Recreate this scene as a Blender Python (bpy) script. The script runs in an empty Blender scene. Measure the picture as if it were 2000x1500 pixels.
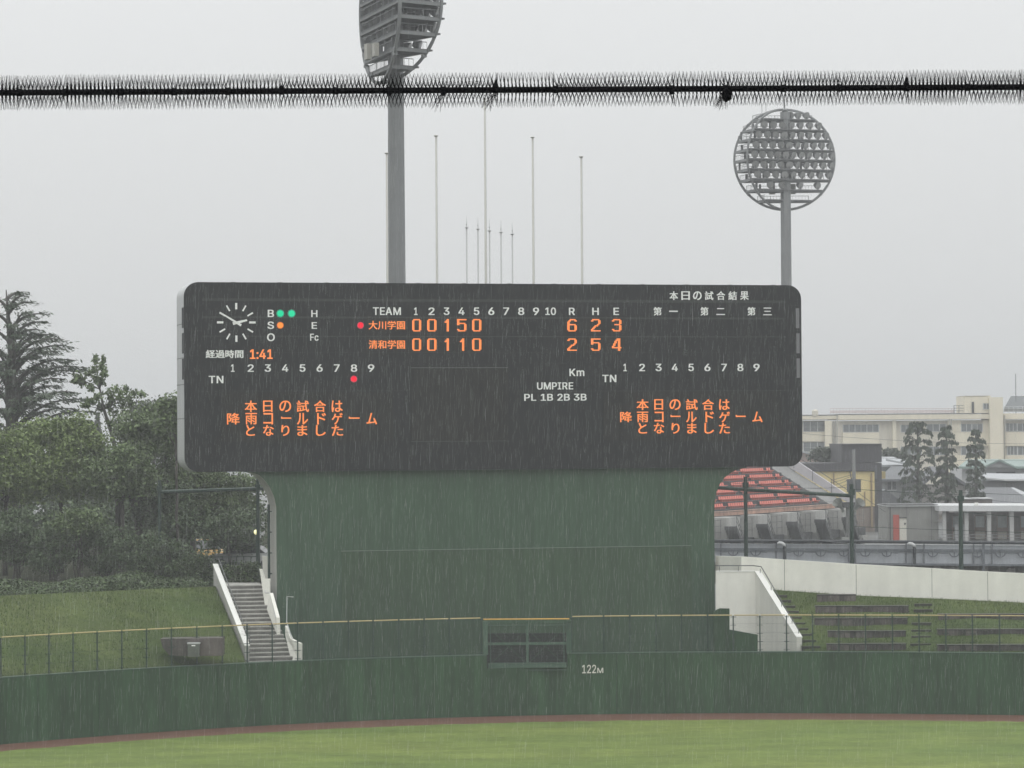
import bpy, math, random
import numpy as np
from mathutils import Vector, Matrix

random.seed(7)
rng = np.random.default_rng(7)
sc = bpy.context.scene
col = sc.collection
V = Vector
# ------------------------------------------------------------------ camera
F, HC, ROLL = 6000.0, 13.6, 0.0068           # focal length in photo pixels (2000 wide), eye height, roll
PIT = math.atan(100 / F)
CAM = V((0, 0, HC))
_f = V((0, math.cos(PIT), math.sin(PIT)))
_r0, _u0 = V((1, 0, 0)), V((0, -math.sin(PIT), math.cos(PIT)))
_r = _r0 * math.cos(ROLL) - _u0 * math.sin(ROLL)
_u = _u0 * math.cos(ROLL) + _r0 * math.sin(ROLL)
cd = bpy.data.cameras.new("camera")
cam = bpy.data.objects.new("camera", cd)
col.objects.link(cam)
cd.sensor_fit = 'HORIZONTAL'
cd.sensor_width = 36
cd.lens = 36 * F / 2000
cd.clip_start = 0.5
cd.clip_end = 6000
m = Matrix.Identity(4)
for i in range(3):
    m[i][0], m[i][1], m[i][2], m[i][3] = _r[i], _u[i], -_f[i], CAM[i]
cam.matrix_world = m
sc.camera = cam
# ------------------------------------------------------------------ overcast sky and sun
SUN_EL, SUN_AZ = math.radians(52), math.radians(160)
w = bpy.data.worlds.new("World")
sc.world = w
w.use_nodes = True
nt = w.node_tree
bg = nt.nodes['Background']
bg.inputs['Strength'].default_value = 0.1
sky = nt.nodes.new('ShaderNodeTexSky')
sky.sky_type = 'NISHITA'
sky.sun_disc = False
sky.sun_elevation = SUN_EL
sky.sun_rotation = SUN_AZ
hs = nt.nodes.new('ShaderNodeHueSaturation')
hs.inputs['Saturation'].default_value = 0.12
nt.links.new(sky.outputs[0], hs.inputs['Color'])
tc = nt.nodes.new('ShaderNodeTexCoord')
sx = nt.nodes.new('ShaderNodeSeparateXYZ')
nt.links.new(tc.outputs['Generated'], sx.inputs[0])
mr = nt.nodes.new('ShaderNodeMapRange')        # overcast sky: three times brighter at the zenith than at the horizon
mr.inputs['From Min'].default_value = 0.0
mr.inputs['From Max'].default_value = 1.0
mr.inputs['To Min'].default_value = 6.85
mr.inputs['To Max'].default_value = 19.4
nt.links.new(sx.outputs['Z'], mr.inputs['Value'])
cn = nt.nodes.new('ShaderNodeTexNoise')
cn.inputs['Scale'].default_value = 2.2
cn.inputs['Detail'].default_value = 3
nt.links.new(tc.outputs['Generated'], cn.inputs['Vector'])
cr = nt.nodes.new('ShaderNodeMapRange')
cr.inputs['To Min'].default_value = 0.95
cr.inputs['To Max'].default_value = 1.05
nt.links.new(cn.outputs[0], cr.inputs['Value'])
mu = nt.nodes.new('ShaderNodeMath')
mu.operation = 'MULTIPLY'
nt.links.new(mr.outputs[0], mu.inputs[0])
nt.links.new(cr.outputs[0], mu.inputs[1])
tint = nt.nodes.new('ShaderNodeVectorMath')
tint.operation = 'SCALE'
tint.inputs[0].default_value = (0.985, 1.0, 1.005)
nt.links.new(mu.outputs[0], tint.inputs['Scale'])
mx = nt.nodes.new('ShaderNodeMix')
mx.data_type = 'RGBA'
mx.inputs[0].default_value = 0.94
nt.links.new(hs.outputs[0], mx.inputs[6])
nt.links.new(tint.outputs[0], mx.inputs[7])
nt.links.new(mx.outputs[2], bg.inputs['Color'])
sd = bpy.data.lights.new("sun", 'SUN')
sd.energy = 0.5
sd.angle = math.radians(50)
sd.color = (1, 0.98, 0.95)
so = bpy.data.objects.new("sun", sd)
col.objects.link(so)
so.location = (0, -40, 80)
so.rotation_euler = (math.radians(90) - SUN_EL, 0, math.radians(180) - SUN_AZ)
sc.view_settings.view_transform = 'Standard'
sc.view_settings.look = 'None'
sc.view_settings.gamma = 1
sc.view_settings.use_curve_mapping = False
sc.view_settings.exposure = 0.0
sc.cycles.max_bounces = 5
sc.cycles.diffuse_bounces = 3
sc.cycles.glossy_bounces = 2
sc.cycles.transmission_bounces = 2
sc.cycles.volume_bounces = 0
sc.cycles.use_denoising = True
sc.cycles.denoising_prefilter = 'ACCURATE'

# ------------------------------------------------------------------ helpers
def ray(px, py):
    return _f + _r * ((px - 1000) / F) + _u * ((750 - py) / F)
def P(px, py, Y):
    r = ray(px, py)
    return CAM + r * (Y / r.y)
def G(px, py, z=0.0):
    r = ray(px, py)
    return CAM + r * ((z - HC) / r.z)

WM = {}
def finish(o, parent, origin):
    if parent is not None:
        o.parent = parent
        WM[o.name] = WM[parent.name]
    else:
        o.location = origin
        WM[o.name] = Matrix.Translation(origin)
    col.objects.link(o)
    return o

class MB:
    def __init__(s):
        s.v, s.f = [], []
    def add(s, vs, fs):
        n = len(s.v)
        s.v += [V(p) for p in vs]
        s.f += [tuple(i + n for i in f) for f in fs]
        return s
    def poly(s, pts):
        return s.add(pts, [tuple(range(len(pts)))])
    def prism(s, pts, vec):
        n = len(pts)
        vec = V(vec)
        pts = [V(p) for p in pts]
        fs = [tuple(range(n)), tuple(range(2 * n - 1, n - 1, -1))]
        fs += [((i + 1) % n, i, n + i, n + (i + 1) % n) for i in range(n)]
        return s.add(pts + [p + vec for p in pts], fs)
    def box(s, c, d, rot=None):
        hx, hy, hz = d[0] / 2, d[1] / 2, d[2] / 2
        vs = [V((x, y, z)) for x in (-hx, hx) for y in (-hy, hy) for z in (-hz, hz)]
        if rot is not None:
            vs = [rot @ p for p in vs]
        c = V(c)
        return s.add([p + c for p in vs], [(0, 1, 3, 2), (4, 6, 7, 5), (0, 4, 5, 1), (2, 3, 7, 6), (0, 2, 6, 4), (1, 5, 7, 3)])
    def bx(s, x0, x1, y0, y1, z0, z1):
        return s.box(((x0 + x1) / 2, (y0 + y1) / 2, (z0 + z1) / 2), (abs(x1 - x0), abs(y1 - y0), abs(z1 - z0)))
    def tube(s, pts, rad, n=6, cap=True):
        pts = [V(p) for p in pts]
        if not hasattr(rad, '__len__'):
            rad = [rad] * len(pts)
        base = len(s.v)
        for i, p in enumerate(pts):
            t = pts[min(i + 1, len(pts) - 1)] - pts[max(i - 1, 0)]
            t = t.normalized() if t.length > 1e-9 else V((0, 0, 1))
            ref = V((0, 0, 1)) if abs(t.z) < 0.9 else V((0, 1, 0))
            a = t.cross(ref).normalized()
            b = t.cross(a)
            for k in range(n):
                th = 2 * math.pi * (k + .5) / n
                s.v.append(p + (a * math.cos(th) + b * math.sin(th)) * rad[i])
        for i in range(len(pts) - 1):
            for k in range(n):
                s.f.append((base + i * n + k, base + i * n + (k + 1) % n, base + (i + 1) * n + (k + 1) % n, base + (i + 1) * n + k))
        if cap:
            s.f.append(tuple(base + k for k in range(n))[::-1])
            s.f.append(tuple(base + (len(pts) - 1) * n + k for k in range(n)))
        return s
    def bar(s, p, q, r, n=4, r2=None):
        return s.tube([p, q], [r, r if r2 is None else r2], n)
    def ball(s, c, r, n=10, sq=(1, 1, 1)):
        c = V(c)
        m = n // 2
        vs = [V((math.sin(math.pi * i / m) * math.cos(2 * math.pi * k / n) * r * sq[0], math.sin(math.pi * i / m) * math.sin(2 * math.pi * k / n) * r * sq[1], math.cos(math.pi * i / m) * r * sq[2])) + c for i in range(m + 1) for k in range(n)]
        fs = [(i * n + k, (i + 1) * n + k, (i + 1) * n + (k + 1) % n, i * n + (k + 1) % n) for i in range(m) for k in range(n)]
        return s.add(vs, fs)
    def fbox(s, x0, y0, x1, y1, d, depth):        # box whose front, at distance d, covers this rectangle of the photo
        a, b = P(x0, y1, d), P(x1, y0, d)
        return s.bx(a.x, b.x, d, d + depth, a.z, b.z)
    def fprism(s, pts, d, depth):
        return s.prism([P(x, y, d) for x, y in pts], (0, depth, 0))
    def build(s, name, mt, parent=None, smooth=False, origin=None):
        me = bpy.data.meshes.new(name)
        if parent is not None:
            inv = WM[parent.name].inverted()
        else:
            if origin is None:
                xs = [p.x for p in s.v]; ys = [p.y for p in s.v]; zs = [p.z for p in s.v]
                origin = V(((min(xs) + max(xs)) / 2, (min(ys) + max(ys)) / 2, min(zs)))
            origin = V(origin)
            inv = Matrix.Translation(-origin)
        me.from_pydata([inv @ p for p in s.v], [], s.f)
        if smooth:
            me.polygons.foreach_set('use_smooth', [True] * len(me.polygons))
        me.materials.append(mt)
        me.update()
        o = bpy.data.objects.new(name, me)
        return finish(o, parent, origin)

def build_quads(name, q, mt, parent=None, origin=None):     # q: (N,4,3) array of quads
    q = np.asarray(q, dtype=np.float64)
    n = len(q)
    if parent is not None:
        org = WM[parent.name].translation
    else:
        f = q.reshape(-1, 3)
        org = V(origin) if origin is not None else V((float(f[:, 0].mean()), float(f[:, 1].mean()), float(f[:, 2].min())))
    q = q - np.array(org[:])
    me = bpy.data.meshes.new(name)
    me.vertices.add(n * 4)
    me.vertices.foreach_set('co', q.reshape(-1).astype(np.float32))
    me.loops.add(n * 4)
    me.loops.foreach_set('vertex_index', np.arange(n * 4, dtype=np.int32))
    me.polygons.add(n)
    me.polygons.foreach_set('loop_start', np.arange(0, n * 4, 4, dtype=np.int32))
    me.update(calc_edges=True)
    me.validate()
    me.materials.append(mt)
    o = bpy.data.objects.new(name, me)
    return finish(o, parent, org)

def tag(o, label=None, cat=None, group=None, kind=None):
    for k, x in (('label', label), ('category', cat), ('group', group), ('kind', kind)):
        if x:
            o[k] = x
    return o
def thing(name, label, cat, loc, group=None):
    o = bpy.data.objects.new(name, None)
    o.empty_display_size = 0.5
    o.location = V(loc)
    WM[o.name] = Matrix.Translation(V(loc))
    col.objects.link(o)
    return tag(o, label, cat, group)
def copy_tree(o, parent=None):
    c = o.copy()
    col.objects.link(c)
    WM[c.name] = WM[o.name]
    if parent is not None:
        c.parent = parent
    for ch in list(o.children):
        copy_tree(ch, c)
    return c
ORD = ["first", "second", "third", "fourth", "fifth", "sixth", "seventh", "eighth", "ninth", "tenth", "eleventh", "twelfth", "thirteenth", "fourteenth"]

# ------------------------------------------------------------------ materials
def mat(name, c, rough=0.6, var=0.12, scale=1.2, streak=0.0, sscale=(9, 9, 0.35), metal=0.0, spec=0.4, emit=None, estr=1.0, island=0.0, bump=0.0, dirt=0.0):
    mt = bpy.data.materials.new(name)
    mt.use_nodes = True
    t = mt.node_tree
    N, L = t.nodes, t.links
    b = N['Principled BSDF']
    b.inputs['Roughness'].default_value = rough
    b.inputs['Metallic'].default_value = metal
    b.inputs['Specular IOR Level'].default_value = spec
    tcd = N.new('ShaderNodeTexCoord')
    fac = None
    def mul(a, bb):
        q = N.new('ShaderNodeMath'); q.operation = 'MULTIPLY'
        L.new(a, q.inputs[0]); L.new(bb, q.inputs[1])
        return q.outputs[0]
    def noise(sc3, amt, detail=4):
        mp = N.new('ShaderNodeMapping')
        mp.inputs['Scale'].default_value = sc3
        L.new(tcd.outputs['Object'], mp.inputs[0])
        n = N.new('ShaderNodeTexNoise')
        n.inputs['Scale'].default_value = 1.0
        n.inputs['Detail'].default_value = detail
        L.new(mp.outputs[0], n.inputs['Vector'])
        r = N.new('ShaderNodeMapRange')
        r.inputs['From Min'].default_value = 0.25
        r.inputs['From Max'].default_value = 0.75
        r.inputs['To Min'].default_value = 1 - amt
        r.inputs['To Max'].default_value = 1 + amt
        L.new(n.outputs[0], r.inputs['Value'])
        return r.outputs[0]
    if var:
        fac = noise((scale,) * 3, var)
        fac = mul(fac, noise((scale * 6.3,) * 3, var * 0.6))
    if streak:
        s = noise(sscale, streak, 3)
        fac = s if fac is None else mul(fac, s)
        fac = mul(fac, noise((sscale[0] * .18, sscale[1] * .18, sscale[2] * .3), streak * .5, 2))
    if dirt:
        s = noise((1.3, 1.3, 0.12), dirt, 5)
        fac = s if fac is None else mul(fac, s)
    if island:
        ge = N.new('ShaderNodeNewGeometry')
        r = N.new('ShaderNodeMapRange')
        r.inputs['To Min'].default_value = 1 - island
        r.inputs['To Max'].default_value = 1 + island
        L.new(ge.outputs['Random Per Island'], r.inputs['Value'])
        fac = r.outputs[0] if fac is None else mul(fac, r.outputs[0])
    if fac is not None:
        vm = N.new('ShaderNodeVectorMath'); vm.operation = 'SCALE'
        vm.inputs[0].default_value = c
        L.new(fac, vm.inputs['Scale'])
        L.new(vm.outputs[0], b.inputs['Base Color'])
    else:
        b.inputs['Base Color'].default_value = (*c, 1)
    if emit:
        b.inputs['Emission Color'].default_value = (*emit, 1)
        b.inputs['Emission Strength'].default_value = estr
    if bump:
        n = N.new('ShaderNodeTexNoise'); n.inputs['Scale'].default_value = scale * 8
        L.new(tcd.outputs['Object'], n.inputs['Vector'])
        bp = N.new('ShaderNodeBump'); bp.inputs['Strength'].default_value = bump
        L.new(n.outputs[0], bp.inputs['Height'])
        L.new(bp.outputs[0], b.inputs['Normal'])
    return mt

def grass_mat(name, a, bcol, big=0.08, fine=3.0, stripe=None):
    mt = mat(name, a, rough=0.85, spec=0.15, var=0)
    t = mt.node_tree; N, L = t.nodes, t.links
    b = N['Principled BSDF']
    tcd = N.new('ShaderNodeTexCoord')
    def nz(s3, det=4):
        mp = N.new('ShaderNodeMapping'); mp.inputs['Scale'].default_value = s3
        L.new(tcd.outputs['Object'], mp.inputs[0])
        n = N.new('ShaderNodeTexNoise'); n.inputs['Scale'].default_value = 1; n.inputs['Detail'].default_value = det
        L.new(mp.outputs[0], n.inputs['Vector'])
        return n.outputs[0]
    mxr = N.new('ShaderNodeMix'); mxr.data_type = 'RGBA'
    mxr.inputs[6].default_value = (*a, 1); mxr.inputs[7].default_value = (*bcol, 1)
    rr = N.new('ShaderNodeMapRange'); rr.inputs['From Min'].default_value = .35; rr.inputs['From Max'].default_value = .65
    L.new(nz((big, big * (2.2 if stripe else 1), big)), rr.inputs['Value'])
    L.new(rr.outputs[0], mxr.inputs[0])
    r2 = N.new('ShaderNodeMapRange'); r2.inputs['To Min'].default_value = .62; r2.inputs['To Max'].default_value = 1.38
    L.new(nz((fine, fine, fine), 6), r2.inputs['Value'])
    vm = N.new('ShaderNodeVectorMath'); vm.operation = 'SCALE'
    L.new(mxr.outputs[2], vm.inputs[0]); L.new(r2.outputs[0], vm.inputs['Scale'])
    r3 = N.new('ShaderNodeMapRange'); r3.inputs['From Min'].default_value = .3; r3.inputs['From Max'].default_value = .7
    r3.inputs['To Min'].default_value = .8; r3.inputs['To Max'].default_value = 1.2
    L.new(nz((fine * .12, fine * .3, fine * .2), 5), r3.inputs['Value'])
    v2 = N.new('ShaderNodeVectorMath'); v2.operation = 'SCALE'
    L.new(vm.outputs[0], v2.inputs[0]); L.new(r3.outputs[0], v2.inputs['Scale'])
    last = v2.outputs[0]
    L.new(last, b.inputs['Base Color'])
    return mt

M = {}
M['field'] = grass_mat('field_grass', (0.110, 0.158, 0.037), (0.146, 0.187, 0.046), 0.06, 2.2, True)
M['bank'] = grass_mat('bank_grass', (0.053, 0.084, 0.022), (0.080, 0.104, 0.031), 0.2, 3.2)
M['track'] = mat('track_clay', (0.12, 0.055, 0.034), 0.6, 0.15, 0.8, spec=0.5)
M['soil'] = mat('soil', (0.05, 0.052, 0.036), 0.9, 0.25, 0.2)
M['litter'] = mat('leaf_litter', (0.035, 0.04, 0.022), 0.95, 0.3, 0.6, spec=0.03)
M['asphalt'] = mat('wet_asphalt', (0.11, 0.115, 0.115), 0.45, 0.15, 0.2)
M['green'] = mat('green_wall_paint', (0.026, 0.063, 0.028), 0.5, 0.08, 0.35, streak=0.34, sscale=(7, 7, 0.45), spec=0.3, island=0.07, dirt=0.16)
M['green2'] = mat('green_sheet_paint', (0.045, 0.083, 0.050), 0.5, 0.05, 0.12, streak=0.24, sscale=(7, 7, 0.4), spec=0.3)
M['green3'] = mat('green_door_paint', (0.040, 0.073, 0.039), 0.5, 0.10, 0.12, streak=0.24, sscale=(7, 7, 0.4), spec=0.3)
M['greensteel'] = mat('dark_green_steel', (0.022, 0.045, 0.034), 0.45, 0.08, 2)
M['gateframe'] = mat('gate_green_steel', (0.055, 0.10, 0.07), 0.5, 0.1, 2, streak=.15)
M['yellow'] = mat('yellow_rail', (0.46, 0.37, 0.19), 0.5, 0.06, 2)
M['black'] = mat('board_black', (0.011, 0.0115, 0.013), 0.55, 0.05, 0.4, streak=0.5, sscale=(8, 8, 0.45), spec=0.25)
M['black2'] = mat('display_black', (0.017, 0.0165, 0.0155), 0.6, 0.06, 0.6, streak=0.5, sscale=(8, 8, 0.45), spec=0.2)
M['dark'] = mat('dark_gap', (0.012, 0.012, 0.013), 0.7, 0.05)
M['shell'] = mat('pale_shell_metal', (0.46, 0.47, 0.47), 0.4, 0.05, 0.8, streak=0.12, sscale=(3, 3, .2), spec=0.5)
M['seam'] = mat('seam_grey', (0.09, 0.095, 0.095), 0.5, 0.05)
M['seam2'] = mat('board_joint', (0.027, 0.028, 0.028), 0.6, 0.05)
M['edge'] = mat('edge_trim', (0.13, 0.135, 0.13), 0.5, 0.05)
M['conc'] = mat('pale_concrete', (0.40, 0.40, 0.37), 0.75, 0.06, 0.5, dirt=0.16, spec=0.2)
M['white'] = mat('white_wall_paint', (0.76, 0.755, 0.69), 0.7, 0.05, 0.5, dirt=0.08, spec=0.2)
M['whitetop'] = mat('white_coping', (0.76, 0.76, 0.72), 0.6, 0.04, 1.2, dirt=0.06)
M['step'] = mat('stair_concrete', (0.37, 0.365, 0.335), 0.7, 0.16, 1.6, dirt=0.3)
M['stepd'] = mat('dark_riser', (0.15, 0.147, 0.135), 0.5, 0.35, 1.8)  # riser colour, darker than the treads
M['letter'] = mat('white_lettering', (0.84, 0.85, 0.84), 0.5, 0.02)
M['led'] = mat('orange_led', (0.05, 0.03, 0.02), 0.5, 0, emit=(1.0, 0.26, 0.05), estr=1.1)
M['lamp_green'] = mat('green_lamp', (0.0, 0.02, 0.01), 0.6, 0, spec=0, emit=(0.0, 0.74, 0.36), estr=1.0)
M['lamp_orange'] = mat('orange_lamp', (0.3, 0.1, 0.02), 0.3, 0, emit=(1.0, 0.25, 0.008), estr=1.0)
M['lamp_red'] = mat('red_lamp', (0.02, 0.0, 0.0), 0.6, 0, spec=0, emit=(1.0, 0.0, 0.03), estr=1.0)
M['halo_red'] = mat('red_lamp_halo', (0.1, 0.0, 0.01), 0.4, 0, emit=(0.55, 0.03, 0.07), estr=1.0)  # halo colours: dimmer emission for the glow round each lamp
M['halo_green'] = mat('green_lamp_halo', (0.0, 0.06, 0.04), 0.4, 0, emit=(0.01, 0.30, 0.16), estr=1.0)
M['halo_orange'] = mat('orange_lamp_halo', (0.1, 0.03, 0.0), 0.4, 0, emit=(0.5, 0.12, 0.01), estr=1.0)
M['towersteel'] = mat('galvanised_tower', (0.19, 0.198, 0.20), 0.55, 0.06, 0.5, streak=0.08, sscale=(2, 2, .15), metal=0.2)
M['towerdark'] = mat('tower_deck', (0.125, 0.13, 0.133), 0.6, 0.08, 1)
M['lampbody'] = mat('floodlight_body', (0.13, 0.135, 0.138), 0.5, 0.08, 2)
M['lampglass'] = mat('floodlight_glass', (0.27, 0.275, 0.27), 0.25, 0.05, 2, spec=0.6)
M['cream'] = mat('cream_box', (0.42, 0.41, 0.37), 0.6, 0.05)
M['pole'] = mat('white_flagpole', (0.47, 0.465, 0.43), 0.45, 0.05, 0.5)
M['pole2'] = mat('grey_flagpole', (0.42, 0.425, 0.42), 0.45, 0.05, 0.5)
M['spike'] = mat('black_plastic', (0.004, 0.004, 0.006), 0.75, 0, spec=0.08)
M['timber'] = mat('wet_brown_timber', (0.085, 0.074, 0.068), 0.6, 0.3, 2.5, dirt=0.3, island=0.5)
M['timbertop'] = mat('wet_timber_edge', (0.035, 0.031, 0.029), 0.5, 0.2, 2.5)
M['cabinet'] = mat('grey_cabinet', (0.10, 0.112, 0.096), 0.5, 0.08, 2)
M['bark'] = mat('wet_bark', (0.055, 0.05, 0.042), 0.8, 0.3, 4)
M['barkc'] = mat('grey_bark', (0.075, 0.072, 0.065), 0.8, 0.3, 4)
# ------------------------------------------------------------------ field, outfield wall line
_base = [(0, 1454.5), (310, 1429), (620, 1412), (930, 1400.5), (1240, 1394.3), (1380, 1392.7), (1700, 1393.5), (2000, 1397)]
_pts = [G(x, y) for x, y in _base]
_fit = np.polyfit([p.x for p in _pts], [p.y for p in _pts], 3)
def WY(x):
    if x < -26:
        s = np.polyval(np.polyder(_fit), -26)
        return float(np.polyval(_fit, -26) + s * (x + 26))
    if x > 27:
        return float(np.polyval(_fit, 27) + np.polyval(np.polyder(_fit), 27) * (x - 27))
    return float(np.polyval(_fit, x))
def on_wall(px, py, back=0.0):                  # point of the wall line seen at this pixel
    Y = 145.0
    for _ in range(12):
        q = P(px, py, Y)
        Y = WY(q.x) + back
    return P(px, py, Y)
WT = 2.95                                        # wall height
gx = np.linspace(-34, 36, 71)
def slab(mb, x0, x1, z0, z1, f0, f1, n=None):    # curved strip along the wall line between offsets f0 and f1
    n = n or max(2, int(abs(x1 - x0) / 1.0) + 1)
    xs = np.linspace(x0, x1, n)
    vs, fs = [], []
    for x in xs:
        y = WY(x)
        vs += [V((x, y + f0, z0)), V((x, y + f1, z0)), V((x, y + f1, z1)), V((x, y + f0, z1))]
    for i in range(n - 1):
        a = i * 4
        for k in range(4):
            fs.append((a + k, a + 4 + k, a + 4 + (k + 1) % 4, a + (k + 1) % 4))
    fs += [(3, 2, 1, 0), tuple((n - 1) * 4 + k for k in range(4))]
    return mb.add(vs, fs)

mb = MB(); mb.bx(-2500, 2500, -600, 3600, -0.6, -0.5)
tag(mb.build('ground', M['soil']), 'wet open ground of the town', None, kind='structure')
mb = MB()
vs = []
gf = np.linspace(-34, 36, 420)
for x in gf:
    vs += [V((x, 20, 0)), V((x, WY(x) - 3.5 + .11 * math.sin(x * 2.1) * math.sin(x * .73 + 1) + random.uniform(-.09, .09), 0))]
mb.add(vs, [(2 * i, 2 * i + 2, 2 * i + 3, 2 * i + 1) for i in range(len(gf) - 1)])
tag(mb.build('outfield_grass', M['field']), 'short green outfield grass', None, kind='structure')
mb = MB(); vs = []
for x in gx:
    vs += [V((x, WY(x) - 4.0, -0.004)), V((x, WY(x) + 0.1, -0.004))]
mb.add(vs, [(2 * i, 2 * i + 2, 2 * i + 3, 2 * i + 1) for i in range(len(gx) - 1)])
tag(mb.build('warning_track', M['track']), 'reddish brown clay strip along the wall', None, kind='structure')

# outfield wall with the notch for the gate
g0, g1 = on_wall(951, 1290), on_wall(1108, 1290)
NOTCH = on_wall(1030, 1304).z
wall = thing('outfield_wall', 'long curved dark green outfield wall with white 122M distance mark', 'wall', (0, WY(0), 0))
mb = MB()
for a_, b_, h_ in ((-34, g0.x, WT), (g0.x, g1.x, NOTCH), (g1.x, 36, WT)):     # padded panels with narrow joints
    n_ = max(1, round((b_ - a_) / 2.45))
    for k in range(n_):
        x0_, x1_ = a_ + (b_ - a_) * k / n_, a_ + (b_ - a_) * (k + 1) / n_
        slab(mb, x0_ + (.006 if k else 0), x1_ - (.006 if k < n_ - 1 else 0), 0, h_, random.uniform(-.006, .006), 0.3, 4)
mb.build('padding', M['green'], wall)
mb = MB(); slab(mb, -34, g0.x, WT, WT + .035, -.03, .34); slab(mb, g1.x, 36, WT, WT + .035, -.03, .34)
mb.build('cap_rail', M['gateframe'], wall)

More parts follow.
